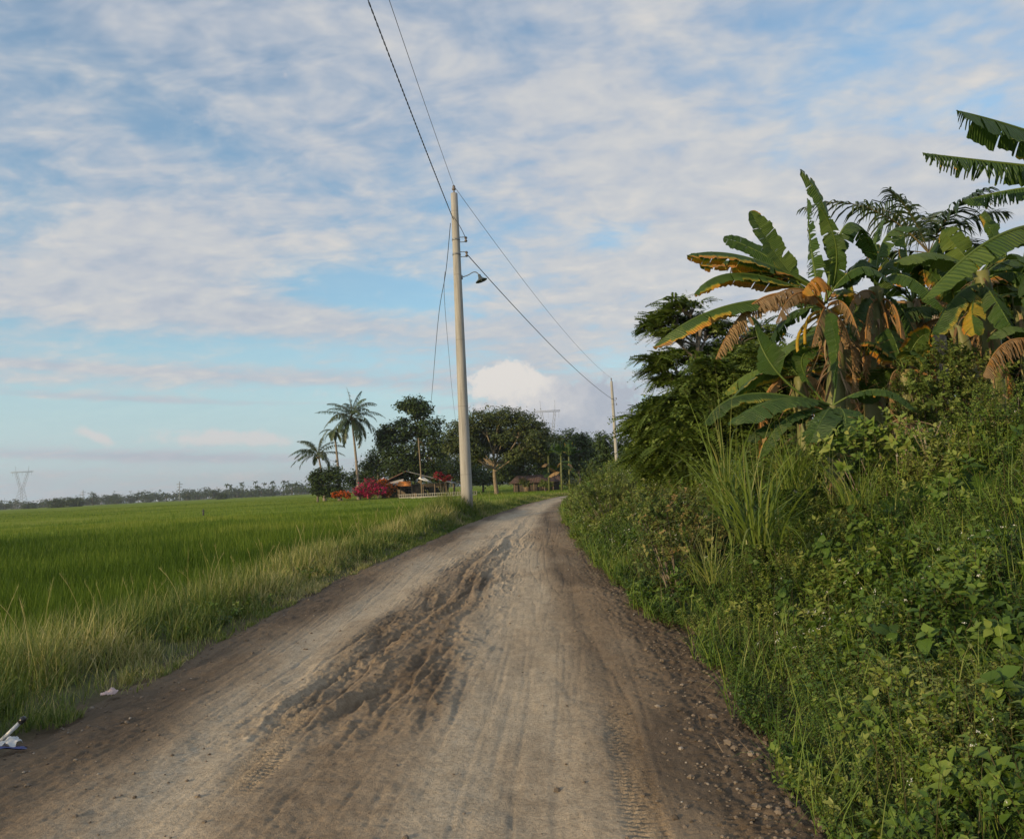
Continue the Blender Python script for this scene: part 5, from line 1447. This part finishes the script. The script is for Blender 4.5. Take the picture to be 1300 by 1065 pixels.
# tall grass tufts
def tuft(px, py, d, n, L, label, seed, tint=.5, w_=.012, spread=.15, dry=0.0):
    r = np.random.default_rng(seed); p_ = P(px, py, d); x_, y_ = p_[0], d; z_ = max(float(ground(np.array(x_), np.array(y_))), float(p_[2]))
    b = B(); a = r.uniform(0, 6.28, n); rr = spread * r.random(n)
    P0 = np.stack([np.cos(a) * rr, np.sin(a) * rr, 0 * a], -1)
    blades(b, P0, pi / 2 - a + r.normal(0, .5, n), L * r.uniform(.5, 1.15, n), np.abs(r.normal(.2, .24, n)), np.abs(r.normal(1.3, .6, n)), w_ * r.uniform(.6, 1.3, n), np.clip(tint + r.normal(0, .18, n), 0, 1), 7)
    if dry:
        m_ = int(n * dry); blades(b, P0[:m_], r.uniform(0, 6.28, m_), L * r.uniform(.9, 1.35, m_), np.abs(r.normal(.2, .2, m_)), np.abs(r.normal(.2, .2, m_)), w_ * .35, r.uniform(.8, 1, m_), 6)
    o = b.build('grass_tuft', M_grass, None, label=label, cat='grass tuft', group='tall grass tufts on the right bank'); o.location = (x_, y_, z_)
    return o


tuft(960, 690, 7.2, 120, 1.05, 'biggest tuft of long bright green grass blades in the middle of the right bank', 1, .5, .020, .24, .05)
tuft(925, 640, 8.2, 60, 1.2, 'tall grass tuft just left of and behind the biggest one', 2, .55, .018, .2, .12)
tuft(1010, 620, 8.2, 100, .8, 'shorter grass tuft right of the biggest one below the banana leaves', 3, .6, .016, .25, .1)
tuft(905, 740, 6.6, 70, .5, 'small pale grass tuft low at the foot of the bank near the road', 4, .75, .010, .2, .2)
tuft(1085, 640, 6.8, 70, .6, 'thin grass tuft among the weeds below the young banana plant', 5, .5, .010, .2, .1)

# dry branching stalk, banana stump
x_, y_, z_ = gpt(1178, 7.6); b = B(); o = np.array((x_, y_, z_)); r = np.random.default_rng(5)
q0 = P(1180, 610, 7.6) - o; q1 = P(1174, 558, 7.6) - o
tube(b, [(0, 0, 0), q0, (q0 + q1) / 2 + (.01, 0, 0), q1], [.016, .014, .011, .008], 6)
for a_, c_ in (((1179, 590), (1210, 548)), ((1178, 578), (1160, 552)), ((1176, 570), (1195, 535)), ((1180, 598), (1150, 570)), ((1178, 585), (1165, 540)), ((1180, 600), (1200, 575))):
    A1, C1 = P(*a_, 7.6) - o, P(*c_, 7.6 + r.uniform(-.3, .3)) - o; pts = bez(A1, (A1 + C1) / 2 + (0, 0, -.05), C1, 7); tube(b, pts, np.linspace(.008, .003, 7), 4)
    for k in range(9):
        p_ = pts[r.integers(2, 7)] + r.normal(0, .03, 3); lathe(b, [(0, -.008), (.010, 0), (0, .012)], 5, p_)
b.build('dry_weed_stalk', M_twig, None, origin=None, label='bare dry stalk with small seed buds standing above the weeds', cat='dried plant').location = o
x_, y_, z_ = gpt(1147, 9.0); b = B(); o = np.array((x_, y_, z_)); tp = P(1147, 532, 9.0) - o
pts = smooth_pts([(0, 0, -.1), tp * .5 + (.02, 0, 0), tp], 9); tube(b, pts, np.linspace(.075, .05, 9) + .006 * np.sin(np.arange(9) * 2.1), 9, (.8, 0, 0))
blades(b, pts[-1] + N_(0, .02, (30, 3)), U_(0, 6.3, 30), U_(.15, .5, 30), U_(1.6, 2.5, 30), .5, .04, U_(.2, .9, 30), 3)
b.build('banana_stump', M_dead, None, label='withered orange brown banana stump beside the dry stalk', cat='stump').location = o

# ------------------------------------------------------------------ bougainvillea
GBg = 'bougainvillea bushes at the farm'
def bougain(px0, d, lst, mat, label, seed, size=.5, cat='flowering bush'):
    r = np.random.default_rng(seed); x_, y_, z_ = gpt(px0, d); o = np.array((x_, y_, z_)); root = empty('bougainvillea', o, label, cat, GBg)
    b = B(); bl_ = B(); bs = B()
    for q in px_lobes(px0, d, z_, lst):
        lobe_leaves(b, q[:3], q[3:6], 60, 12, .26, r, .8, .5, .6, .9, .22); lobe_leaves(bl_, q[:3], np.array(q[3:6]) * .95, 45, 9, .24, r, .8, .5, .4, .9, .22)
        tube(bs, bez((0, 0, -.1), np.array(q[:3]) * (.5, .5, .6), q[:3], 6), np.linspace(.05, .02, 6), 5)
    bs.build('stems', M_bark, root); b.build('blossom', mat, root); bl_.build('foliage', M_tree, root)


M_orange = leafmat('orange_blossom', [(0, (.35, .06, .015)), (.5, (.60, .13, .02)), (1, (.7, .22, .04))], .3, .5, (.1, .08, .05), .2, .5, .5)
bougain(470, 119, [(470, 615, 11, 7), (458, 624, 10, 5), (482, 622, 9, 6), (468, 626, 12, 5)], M_red, 'large crimson bougainvillea in flower at the foot of the tallest palm', 1)
bougain(488, 121, [(492, 619, 9, 6), (485, 613, 7, 5), (490, 625, 9, 4)], M_orange, 'orange red bougainvillea against the left end of the farm house', 2)
M_red2 = leafmat('dark_red_blossom', [(0, (.16, .012, .02)), (.5, (.32, .02, .04)), (1, (.42, .05, .05))], .3, .5, (.1, .08, .05), .2, .5, .5)
bougain(560, 121, [(557, 604, 6, 4), (566, 607, 6, 3)], M_red2, 'red bougainvillea just left of the near pole beside the white awning', 3)
bougain(430, 117, [(426, 628, 4, 3), (434, 627, 5, 3.5), (441, 628, 4, 3)], M_orange, 'small orange flowering bush between the two palm trunks on the left', 4)

# ------------------------------------------------------------------ farm house, hut, fence
def pmat(name, c1, c2, **k): return plainmat(name, c1, c2, **k)
M_rust = pmat('rusty_roofing', (.16, .07, .045), (.30, .20, .16), scale=1.5, rough=.8, bump=.3, bscale=9)
M_grey = pmat('grey_roofing', (.22, .22, .23), (.40, .38, .37), scale=1.2, rough=.6, bump=.3, bscale=9)
M_wall = pmat('weathered_boards', (.07, .06, .05), (.15, .12, .09), scale=2, rough=.9)
M_orcl = pmat('orange_tarpaulin', (.62, .20, .04), (.75, .28, .06), scale=2, rough=.6)
M_whsh = pmat('white_sheet', (.55, .55, .52), (.72, .71, .66), scale=3, rough=.6)
M_wood = pmat('timber', (.14, .10, .06), (.24, .18, .12), scale=4, rough=.9)
M_fence = pmat('fence_paint', (.20, .20, .17), (.36, .35, .30), scale=3, rough=.8)
M_dark = pmat('dark_glass', (.01, .012, .014), (.02, .022, .024), scale=3, rough=.2, bump=0)


def slab(b, pts4, th, col=(.5, 0, 0), corr=0):
    """roof sheet: corners a b c d (a-b eave, d-c ridge), optional corrugation"""
    a, b_, c_, d_ = [np.asarray(p_, float) for p_ in pts4]; n = 40 if corr else 2; u_ = np.linspace(0, 1, n)[:, None]
    e = a + (b_ - a) * u_; r_ = d_ + (c_ - d_) * u_; nn = norm(np.cross(b_ - a, d_ - a))
    off = (np.sin(np.arange(n) * pi)[:, None] * 0 + (np.arange(n) % 2)[:, None] * corr) * nn
    V = np.vstack([e + off, r_ + off, e + off - nn * th, r_ + off - nn * th]); i_ = np.arange(n - 1)
    Q = [np.stack([i_, i_ + 1, n + i_ + 1, n + i_], -1), np.stack([2 * n + i_ + 1, 2 * n + i_, 3 * n + i_, 3 * n + i_ + 1], -1),
         np.stack([i_ + 1, i_, 2 * n + i_, 2 * n + i_ + 1], -1), np.stack([n + i_, n + i_ + 1, 3 * n + i_ + 1, 3 * n + i_], -1),
         np.array([(0, n, 3 * n, 2 * n), (n - 1, 3 * n - 1, 4 * n - 1, 2 * n - 1)])]
    b.add(V, np.vstack(Q), None, col)


dh = 124; x_, y_, z_ = gpt(520, dh); o = np.array((x_, y_, z_))
hr = empty('farm_house', o, 'low timber farm house with a rusty grey tin roof and an open front', 'house')
W_ = lambda px, py, dd=0: P(px, py, dh + dd) - o
xL, xR = W_(478, 610)[0], W_(568, 610)[0]; zE = 2.55; zT = W_(516, 598)[2]
b = B(); box(b, ((xL + xR) / 2, 4.2, 1.2), (xR - xL - .8, 5.0, 2.4)); b.build('wall', M_wall, hr)
b = B(); xr_ = W_(516, 600)[0]
slab(b, [(xL - .6, -.6, zE - .3), (xL - .6, 7.5, zE - .3), (xr_, 7.5, zT), (xr_, -.6, zT)][::-1], .06, corr=.05)
ro = b.build('roof', M_rust, hr, smooth=False)
b = B(); slab(b, [(xr_, -.6, zT + .01), (xr_, 7.5, zT + .01), (xR + .8, 7.5, zE - .25), (xR + .8, -.6, zE - .25)][::-1], .06, corr=.05)
b.build('roof', M_grey, hr, smooth=False)
b = B(); slab(b, [(xL + .6, -1.4, 2.15), (xL + .6, .1, 2.7), (xr_ - .5, .1, 3.3), (xr_ - .5, -1.4, 2.7)][::-1], .05, corr=.04)
b.build('porch_roof', M_grey, hr, smooth=False)
for k, f in enumerate(np.linspace(0, 1, 7)):
    b = B(); xx = xL + .2 + (xR - xL - .4) * f; box(b, (xx, -.4, 1.15), (.14, .14, 2.3)); b.build('post', M_wood, hr)
for k, f in enumerate((.2, .42, .68, .86)):
    b = B(); box(b, (xL + (xR - xL) * f, 1.69, 1.35), (1.1, .06, 1.0)); wd_ = b.build('window', M_wood, hr)
    b = B(); box(b, (xL + (xR - xL) * f, 1.655, 1.35), (.95, .03, .85)); b.build('pane', M_dark, wd_)
b = B(); box(b, (xL + (xR - xL) * .55, 1.67, 1.0), (.85, .07, 2.0)); b.build('door', M_wood, hr)
A4 = [W_(504, 617, -2), W_(522, 617, -2), W_(521, 610.5, -1.2), W_(506, 611.5, -1.2)]
b = B(); slab(b, A4, .03); tp = b.build('orange_tarpaulin', M_orcl, None, label='bright orange tarpaulin hanging at the front of the farm house', cat='tarpaulin'); tp.location = o
A4 = [W_(531, 607.5, -3), W_(550, 613.5, -3), W_(540, 606.5, -2), W_(534, 603.5, -2)]
b = B(); slab(b, A4, .04); tp = b.build('white_awning', M_whsh, None, label='slanting white sheet awning at the right end of the farm house', cat='awning'); tp.location = o
# pale bare post in front of the dark tree
x2, y2, z2_ = gpt(535, 121.5); b = B(); q = P(531, 556, 121.5) - np.array((x2, y2, z2_)); tube(b, [(0, 0, -.2), q * .5 + (.05, 0, 0), q], [.13, .11, .08], 7)
b.build('bare_trunk', M_barkp, None, label='pale slender bare trunk rising behind the white awning', cat='bare tree').location = (x2, y2, z2_)
# low fence of pale posts and rails
a0, a1 = gpt(506, 119), gpt(604, 113); fr_ = empty('fence', a0, 'low pale post and rail fence in front of the farm house', 'fence')
v = np.array(a1) - np.array(a0); n = 34
for k in range(n + 1):
    b = B(); c_ = v * k / n; hh = .95; box(b, c_ + (0, 0, hh / 2 - .1), (.11, .11, hh + .2)); b.build('post', M_fence, fr_)
for hz_ in (.45, .85):
    b = B(); bar(b, v * 0 + (0, -.07, hz_), v + (0, -.07, hz_), .05); b.build('rail', M_fence, fr_)
b = B(); box(b, v / 2 + (0, -.25, .2), (np.linalg.norm(v), .12, .5), math.atan2(v[1], v[0])); b.build('kerb_wall', M_fence, fr_)
M_rust2 = pmat('dark_rusty_roofing', (.07, .04, .03), (.14, .09, .07), scale=1.5, rough=.9, bump=.3, bscale=9)
M_wall2 = pmat('dark_boards', (.035, .03, .026), (.08, .065, .05), scale=2, rough=.9)
for k, (px_, py_) in enumerate(((664, 612), (690, 613), (722, 612))):
    ptree('garden_bush', px_, 110, [(px_, py_, 7, 5), (px_ + 6, py_ + 2, 6, 4)], M_bushl if k == 1 else M_rain, M_bark, ['small dark bush at the left corner of the brown hut', 'small pale green bush before the brown hut', 'small bush right of the brown hut near the road bend'][k], leaf=.22, nclump=50, per=10, seed=90 + k, tr=.08, group='garden bushes by the hut', cl=.25, cat='bush')
# brown hut right
x_, y_, z_ = gpt(680, 121); o = np.array((x_, y_, z_)); hr = empty('hut', o, 'low brown hut with a rusty roof behind the far banana plants', 'hut')
b = B(); box(b, (0, 2, .95), (7.2, 4, 1.9)); b.build('wall', M_wall2, hr)
b = B(); slab(b, [(-4.3, -.6, 1.7), (4.3, -.6, 1.7), (3.6, 2, 2.9), (-3.0, 2, 2.9)], .06, corr=.04); slab(b, [(4.3, 4.6, 1.7), (-4.3, 4.6, 1.7), (-3.0, 2.01, 2.9), (3.6, 2.01, 2.9)], .06, corr=.04); b.build('roof', M_rust2, hr, smooth=False)
b = B(); box(b, (-1.5, -.03, .9), (.9, .08, 1.7)); b.build('door', M_wood, hr)
b = B(); box(b, (1.4, -.03, 1.1), (1.0, .08, .7)); wd_ = b.build('window', M_wood, hr); b = B(); box(b, (1.4, -.085, 1.1), (.86, .03, .56)); b.build('pane', M_dark, wd_)
for xx in (-3.4, -.4, 2.6, 3.9):
    b = B(); box(b, (xx, -.5, .8), (.12, .12, 1.6)); b.build('post', M_wood, hr)

# ------------------------------------------------------------------ transmission towers
M_tower = pmat('tower_steel', (.20, .22, .25), (.30, .32, .35), scale=1, rough=.6, bump=0)
def vtower(px, d, pyt, hw_px, label, seed):
    x_, y_, z_ = gpt(px, d); o = np.array((x_, y_, z_)); root = empty('transmission_tower', o, label, 'pylon', 'transmission towers'); H_ = P(px, pyt, d)[2] - z_
    s_ = d / F; t_ = .08 * d / 800 * 1.5
    wb, ww, zw, zt = 5.5, 1.8, H_ * .46, H_ * .86
    b = B(); n = 6
    for k in range(n):
        za, zb = zw * k / n, zw * (k + 1) / n; wa_, wb_ = wb + (ww - wb) * k / n, wb + (ww - wb) * (k + 1) / n
        for sx_ in (-1, 1):
            for sy_ in (-1, 1): bar(b, (sx_ * wa_, sy_ * wa_, za), (sx_ * wb_, sy_ * wb_, zb), t_)
            bar(b, (sx_ * wa_, -wa_, za), (-sx_ * wb_, -wb_, zb), t_ * .7); bar(b, (sx_ * wa_, wa_, za), (-sx_ * wb_, wb_, zb), t_ * .7)
            bar(b, (sx_ * wa_, -wa_, za), (sx_ * wb_, wb_, zb), t_ * .7)
    b.build('body', M_tower, root)
    hw = hw_px * s_
    for sx_ in (-1, 1):
        b = B(); n = 7
        for k in range(n):
            f, g_ = k / n, (k + 1) / n
            xa, xb = sx_ * (ww + (hw * .72 - ww) * f), sx_ * (ww + (hw * .72 - ww) * g_); za, zb = zw + (zt - zw) * f, zw + (zt - zw) * g_
            xi, xj = sx_ * (ww * .1 + (hw * .52 - 0) * f), sx_ * (ww * .1 + hw * .52 * g_)
            for yy in (-1.2, 1.2): bar(b, (xa, yy, za), (xb, yy, zb), t_); bar(b, (xi, yy, za), (xj, yy, zb), t_); bar(b, (xa, yy, za), (xj, yy, zb), t_ * .7)
        bar(b, (sx_ * hw * .66, 0, zt), (sx_ * hw * .70, 0, H_), t_ * 1.2)
        b.build('arm', M_tower, root)
    b = B()
    for dz in (0, 1.8):
        for yy in (-1, 1): bar(b, (-hw * 1.15, yy, zt + dz * .4), (hw * 1.15, yy, zt + dz * .4), t_)
    for k in range(14):
        xa = -hw * 1.15 + hw * 2.3 * k / 14; bar(b, (xa, -1, zt + (k % 2) * .7), (xa + hw * 2.3 / 14, -1, zt + ((k + 1) % 2) * .7), t_ * .7)
    b.build('crossarm', M_tower, root)
    for xx in (-hw, 0, hw):
        b = B(); bar(b, (xx, 0, zt), (xx, 0, zt - 3.5), t_ * .9); b.build('insulator_string', M_tower, root)
    return root


vtower(28, 800, 592, 12, 'distant V shaped lattice pylon on the left horizon', 1)
vtower(700, 430, 508, 13.5, 'grey lattice pylon rising behind the trees beside the far pole', 2)
for px, pyt, d, lab in ((106, 622, 700, 'small distant line post left on the horizon, above the round trees'), (228, 611, 600, 'thin distant line post with a short crossarm in the middle of the left horizon')):
    x_, y_, z_ = gpt(px, d); H_ = P(px, pyt, d)[2] - z_; root = empty('distant_pylon', (x_, y_, z_), lab, 'pylon', 'distant line posts')
    b = B(); bar(b, (0, 0, 0), (0, 0, H_), .35); b.build('mast', M_tower, root)
    b = B(); bar(b, (-2.4, 0, H_ * .86), (2.4, 0, H_ * .86), .22); bar(b, (-1.8, 0, H_ * .72), (1.8, 0, H_ * .72), .2); b.build('crossarm', M_tower, root)

# ------------------------------------------------------------------ far tree line
b = B(); bt = B(); r = np.random.default_rng(77)
for k in range(620):
    az_ = r.uniform(radians(-44), radians(40)); d = r.uniform(830, 1050); x_, y_ = d * sin(az_) / cos(az_) * .9, d
    if abs(x_) > 900: continue
    h_ = 10 * r.uniform(.6, 1.2) * (.75 + .6 * vn(np.array(x_ / 60.), np.array(3.), 7)); w_ = r.uniform(5, 12)
    lobe_leaves(b, (x_, y_, h_ * .5), (w_, 4, h_ * .55), 26, 8, 2.0, r, .6, .4, .3, .6, .22)
    bar(bt, (x_, y_, -.4), (x_, y_, h_ * .6), .4, (.5, 0, 1))
b.build('distant_wood', M_tree, None, label='dark line of far trees along the whole horizon', cat='wood', kind='stuff')
bt.build('distant_wood_trunks', M_bark, None, label='trunks standing under the far line of trees on the horizon', cat='wood', kind='stuff')
for k, (px, d, rx, ry, lab) in enumerate([(72, 560, 9, 7, 'left of the two flat-topped far trees near the left line post'), (93, 560, 13, 8, 'right, wider one of the two flat-topped far trees near the left line post'), (38, 700, 9, 6, 'round far tree beside the foot of the V shaped pylon'), (282, 600, 6, 4.5, 'small far tree standing out halfway along the horizon')]):
    hy_ = 614 - (px - 650) * .0507
    ptree('distant_tree', px, d, [(px - rx * .4, hy_ - ry * .6 + 1.5, rx * .6, ry), (px + rx * .4, hy_ - ry * .7 + 1.5, rx * .6, ry * .9), (px, hy_ - ry * .4 + 1, rx, ry * .7)], M_tree, M_bark, lab, leaf=1.3, nclump=60, per=10, seed=80 + k, tr=.4, group='lone far trees on the horizon', cl=.22)
for k in range(18):
    px = r.uniform(285, 385); d = 640; x_, y_, z_ = gpt(px, d); H_ = r.uniform(7, 13); o = empty('distant_palm', (x_, y_, z_), 'tiny far coconut palm in the tree line left of the tree group', 'palm tree', 'far palms on the horizon')
    b = B(); bar(b, (0, 0, 0), (0, 0, H_), .15); b.build('trunk', M_tree, o)
    b = B()
    for j_ in range(11):
        a = j_ * .6; tp_ = np.array([cos(a) * 2.2, sin(a) * 2.2, H_ + r.uniform(-2.4, 1.6)]); q_ = np.array([cos(a) * 1.6, sin(a) * 1.6, H_ + 1.0]); pts = bez((0, 0, H_), q_, tp_, 5); s_ = np.array([-sin(a), cos(a), -.5]) * .30
        V = np.vstack([pts - s_, pts + s_, pts + (0, 0, .15)]); i_ = np.arange(4); b.add(V, np.vstack([np.stack([i_, i_ + 1, 11 + i_, 10 + i_], -1), np.stack([5 + i_, 6 + i_, 11 + i_, 10 + i_], -1)]), None, (.4, 0, 0))
    b.build('crown', M_tree, o)
x_, y_, z_ = gpt(258, 66); b = B(); tube(b, [(0, 0, 0), (.02, 0, .6), (0, 0, .95)], [.06, .07, .04], 7); tube(b, [(-.13, 0, .78), (.14, 0, .80)], [.04, .04], 6)
b.build('field_stake', M_wire, None, label='short dark wooden stake standing alone in the rice field', cat='stake').location = (x_, y_, z_)

# ------------------------------------------------------------------ litter at the left edge
M_plast = pmat('white_plastic', (.50, .52, .55), (.68, .68, .66), scale=30, rough=.35, bump=.2)
M_blue = pmat('blue_plastic', (.02, .03, .12), (.04, .06, .22), scale=30, rough=.3, bump=0)
M_blk = pmat('black_plastic', (.01, .01, .012), (.025, .025, .025), scale=30, rough=.3, bump=0)
M_pink = pmat('pink_wrapper', (.45, .28, .27), (.60, .50, .46), scale=60, rough=.4, bump=.2)


def crumple(b, n, sx_, sy_, h_, seed, col=(.5, 0, 0)):
    r = np.random.default_rng(seed); xs = np.linspace(-1, 1, n); X_, Y_ = np.meshgrid(xs, xs)
    Z_ = h_ * (fbm(X_ * 1.6 + seed, Y_ * 1.6, seed, 3, .6)) * (1.2 - .6 * (X_ ** 2 + Y_ ** 2) / 2)
    X2 = X_ * sx_ * (.8 + .3 * vn(Y_ * 2 + 3, X_, seed)); Y2 = Y_ * sy_ * (.7 + .4 * vn(X_ * 2, Y_, seed + 1))
    top_ = np.stack([X2, Y2, Z_], -1).reshape(-1, 3); i_ = np.arange(n - 1)[:, None] * n; j_ = np.arange(n - 1)[None]
    Q = np.stack([i_ + j_, i_ + j_ + 1, i_ + n + j_ + 1, i_ + n + j_], -1).reshape(-1, 4)
    b.add(np.vstack([top_, top_ - (0, 0, .004)]), np.vstack([Q, (Q + n * n)[:, ::-1]]), None, col)


p_ = P(12, 938, 5.1); gx_, gy_ = p_[0], p_[1]; gz = float(ground(np.array(gx_), np.array(gy_)))
root = empty('litter', (gx_, gy_, gz), 'crumpled white and blue plastic litter at the left edge of the road', 'litter'); root.scale = (.72, .72, .72)
b = B(); crumple(b, 16, .09, .07, .10, 3); o1 = b.build('white_bag', M_plast, root)
b = B(); crumple(b, 12, .16, .035, .035, 5); o2 = b.build('blue_wrapper', M_blue, root); o2.location = (.04, -.07, .004)
b = B(); tube(b, [(-.10, .02, .05), (-.02, .04, .12), (.05, .06, .19)], [.016, .018, .018], 8); o3 = b.build('stick', M_plast, root)
b = B(); tube(b, [(.05, .06, .19), (.075, .067, .215), (.09, .07, .23)], [.026, .030, .018], 10); b.build('cap', M_blk, o3)
p_ = P(140, 880, 6.2); b = B(); crumple(b, 12, .06, .045, .06, 9)
b.build('wrapper', M_pink, None, label='small crumpled pink and white wrapper in the grass left of the road', cat='litter').location = (p_[0], 6.2, float(ground(np.array(p_[0]), np.array(6.2))) + .02)
for k, (px, py, d, s_) in enumerate([(893, 790, 8.3, .05), (875, 870, 6.2, .045), (905, 873, 6.1, .035)]):
    pass
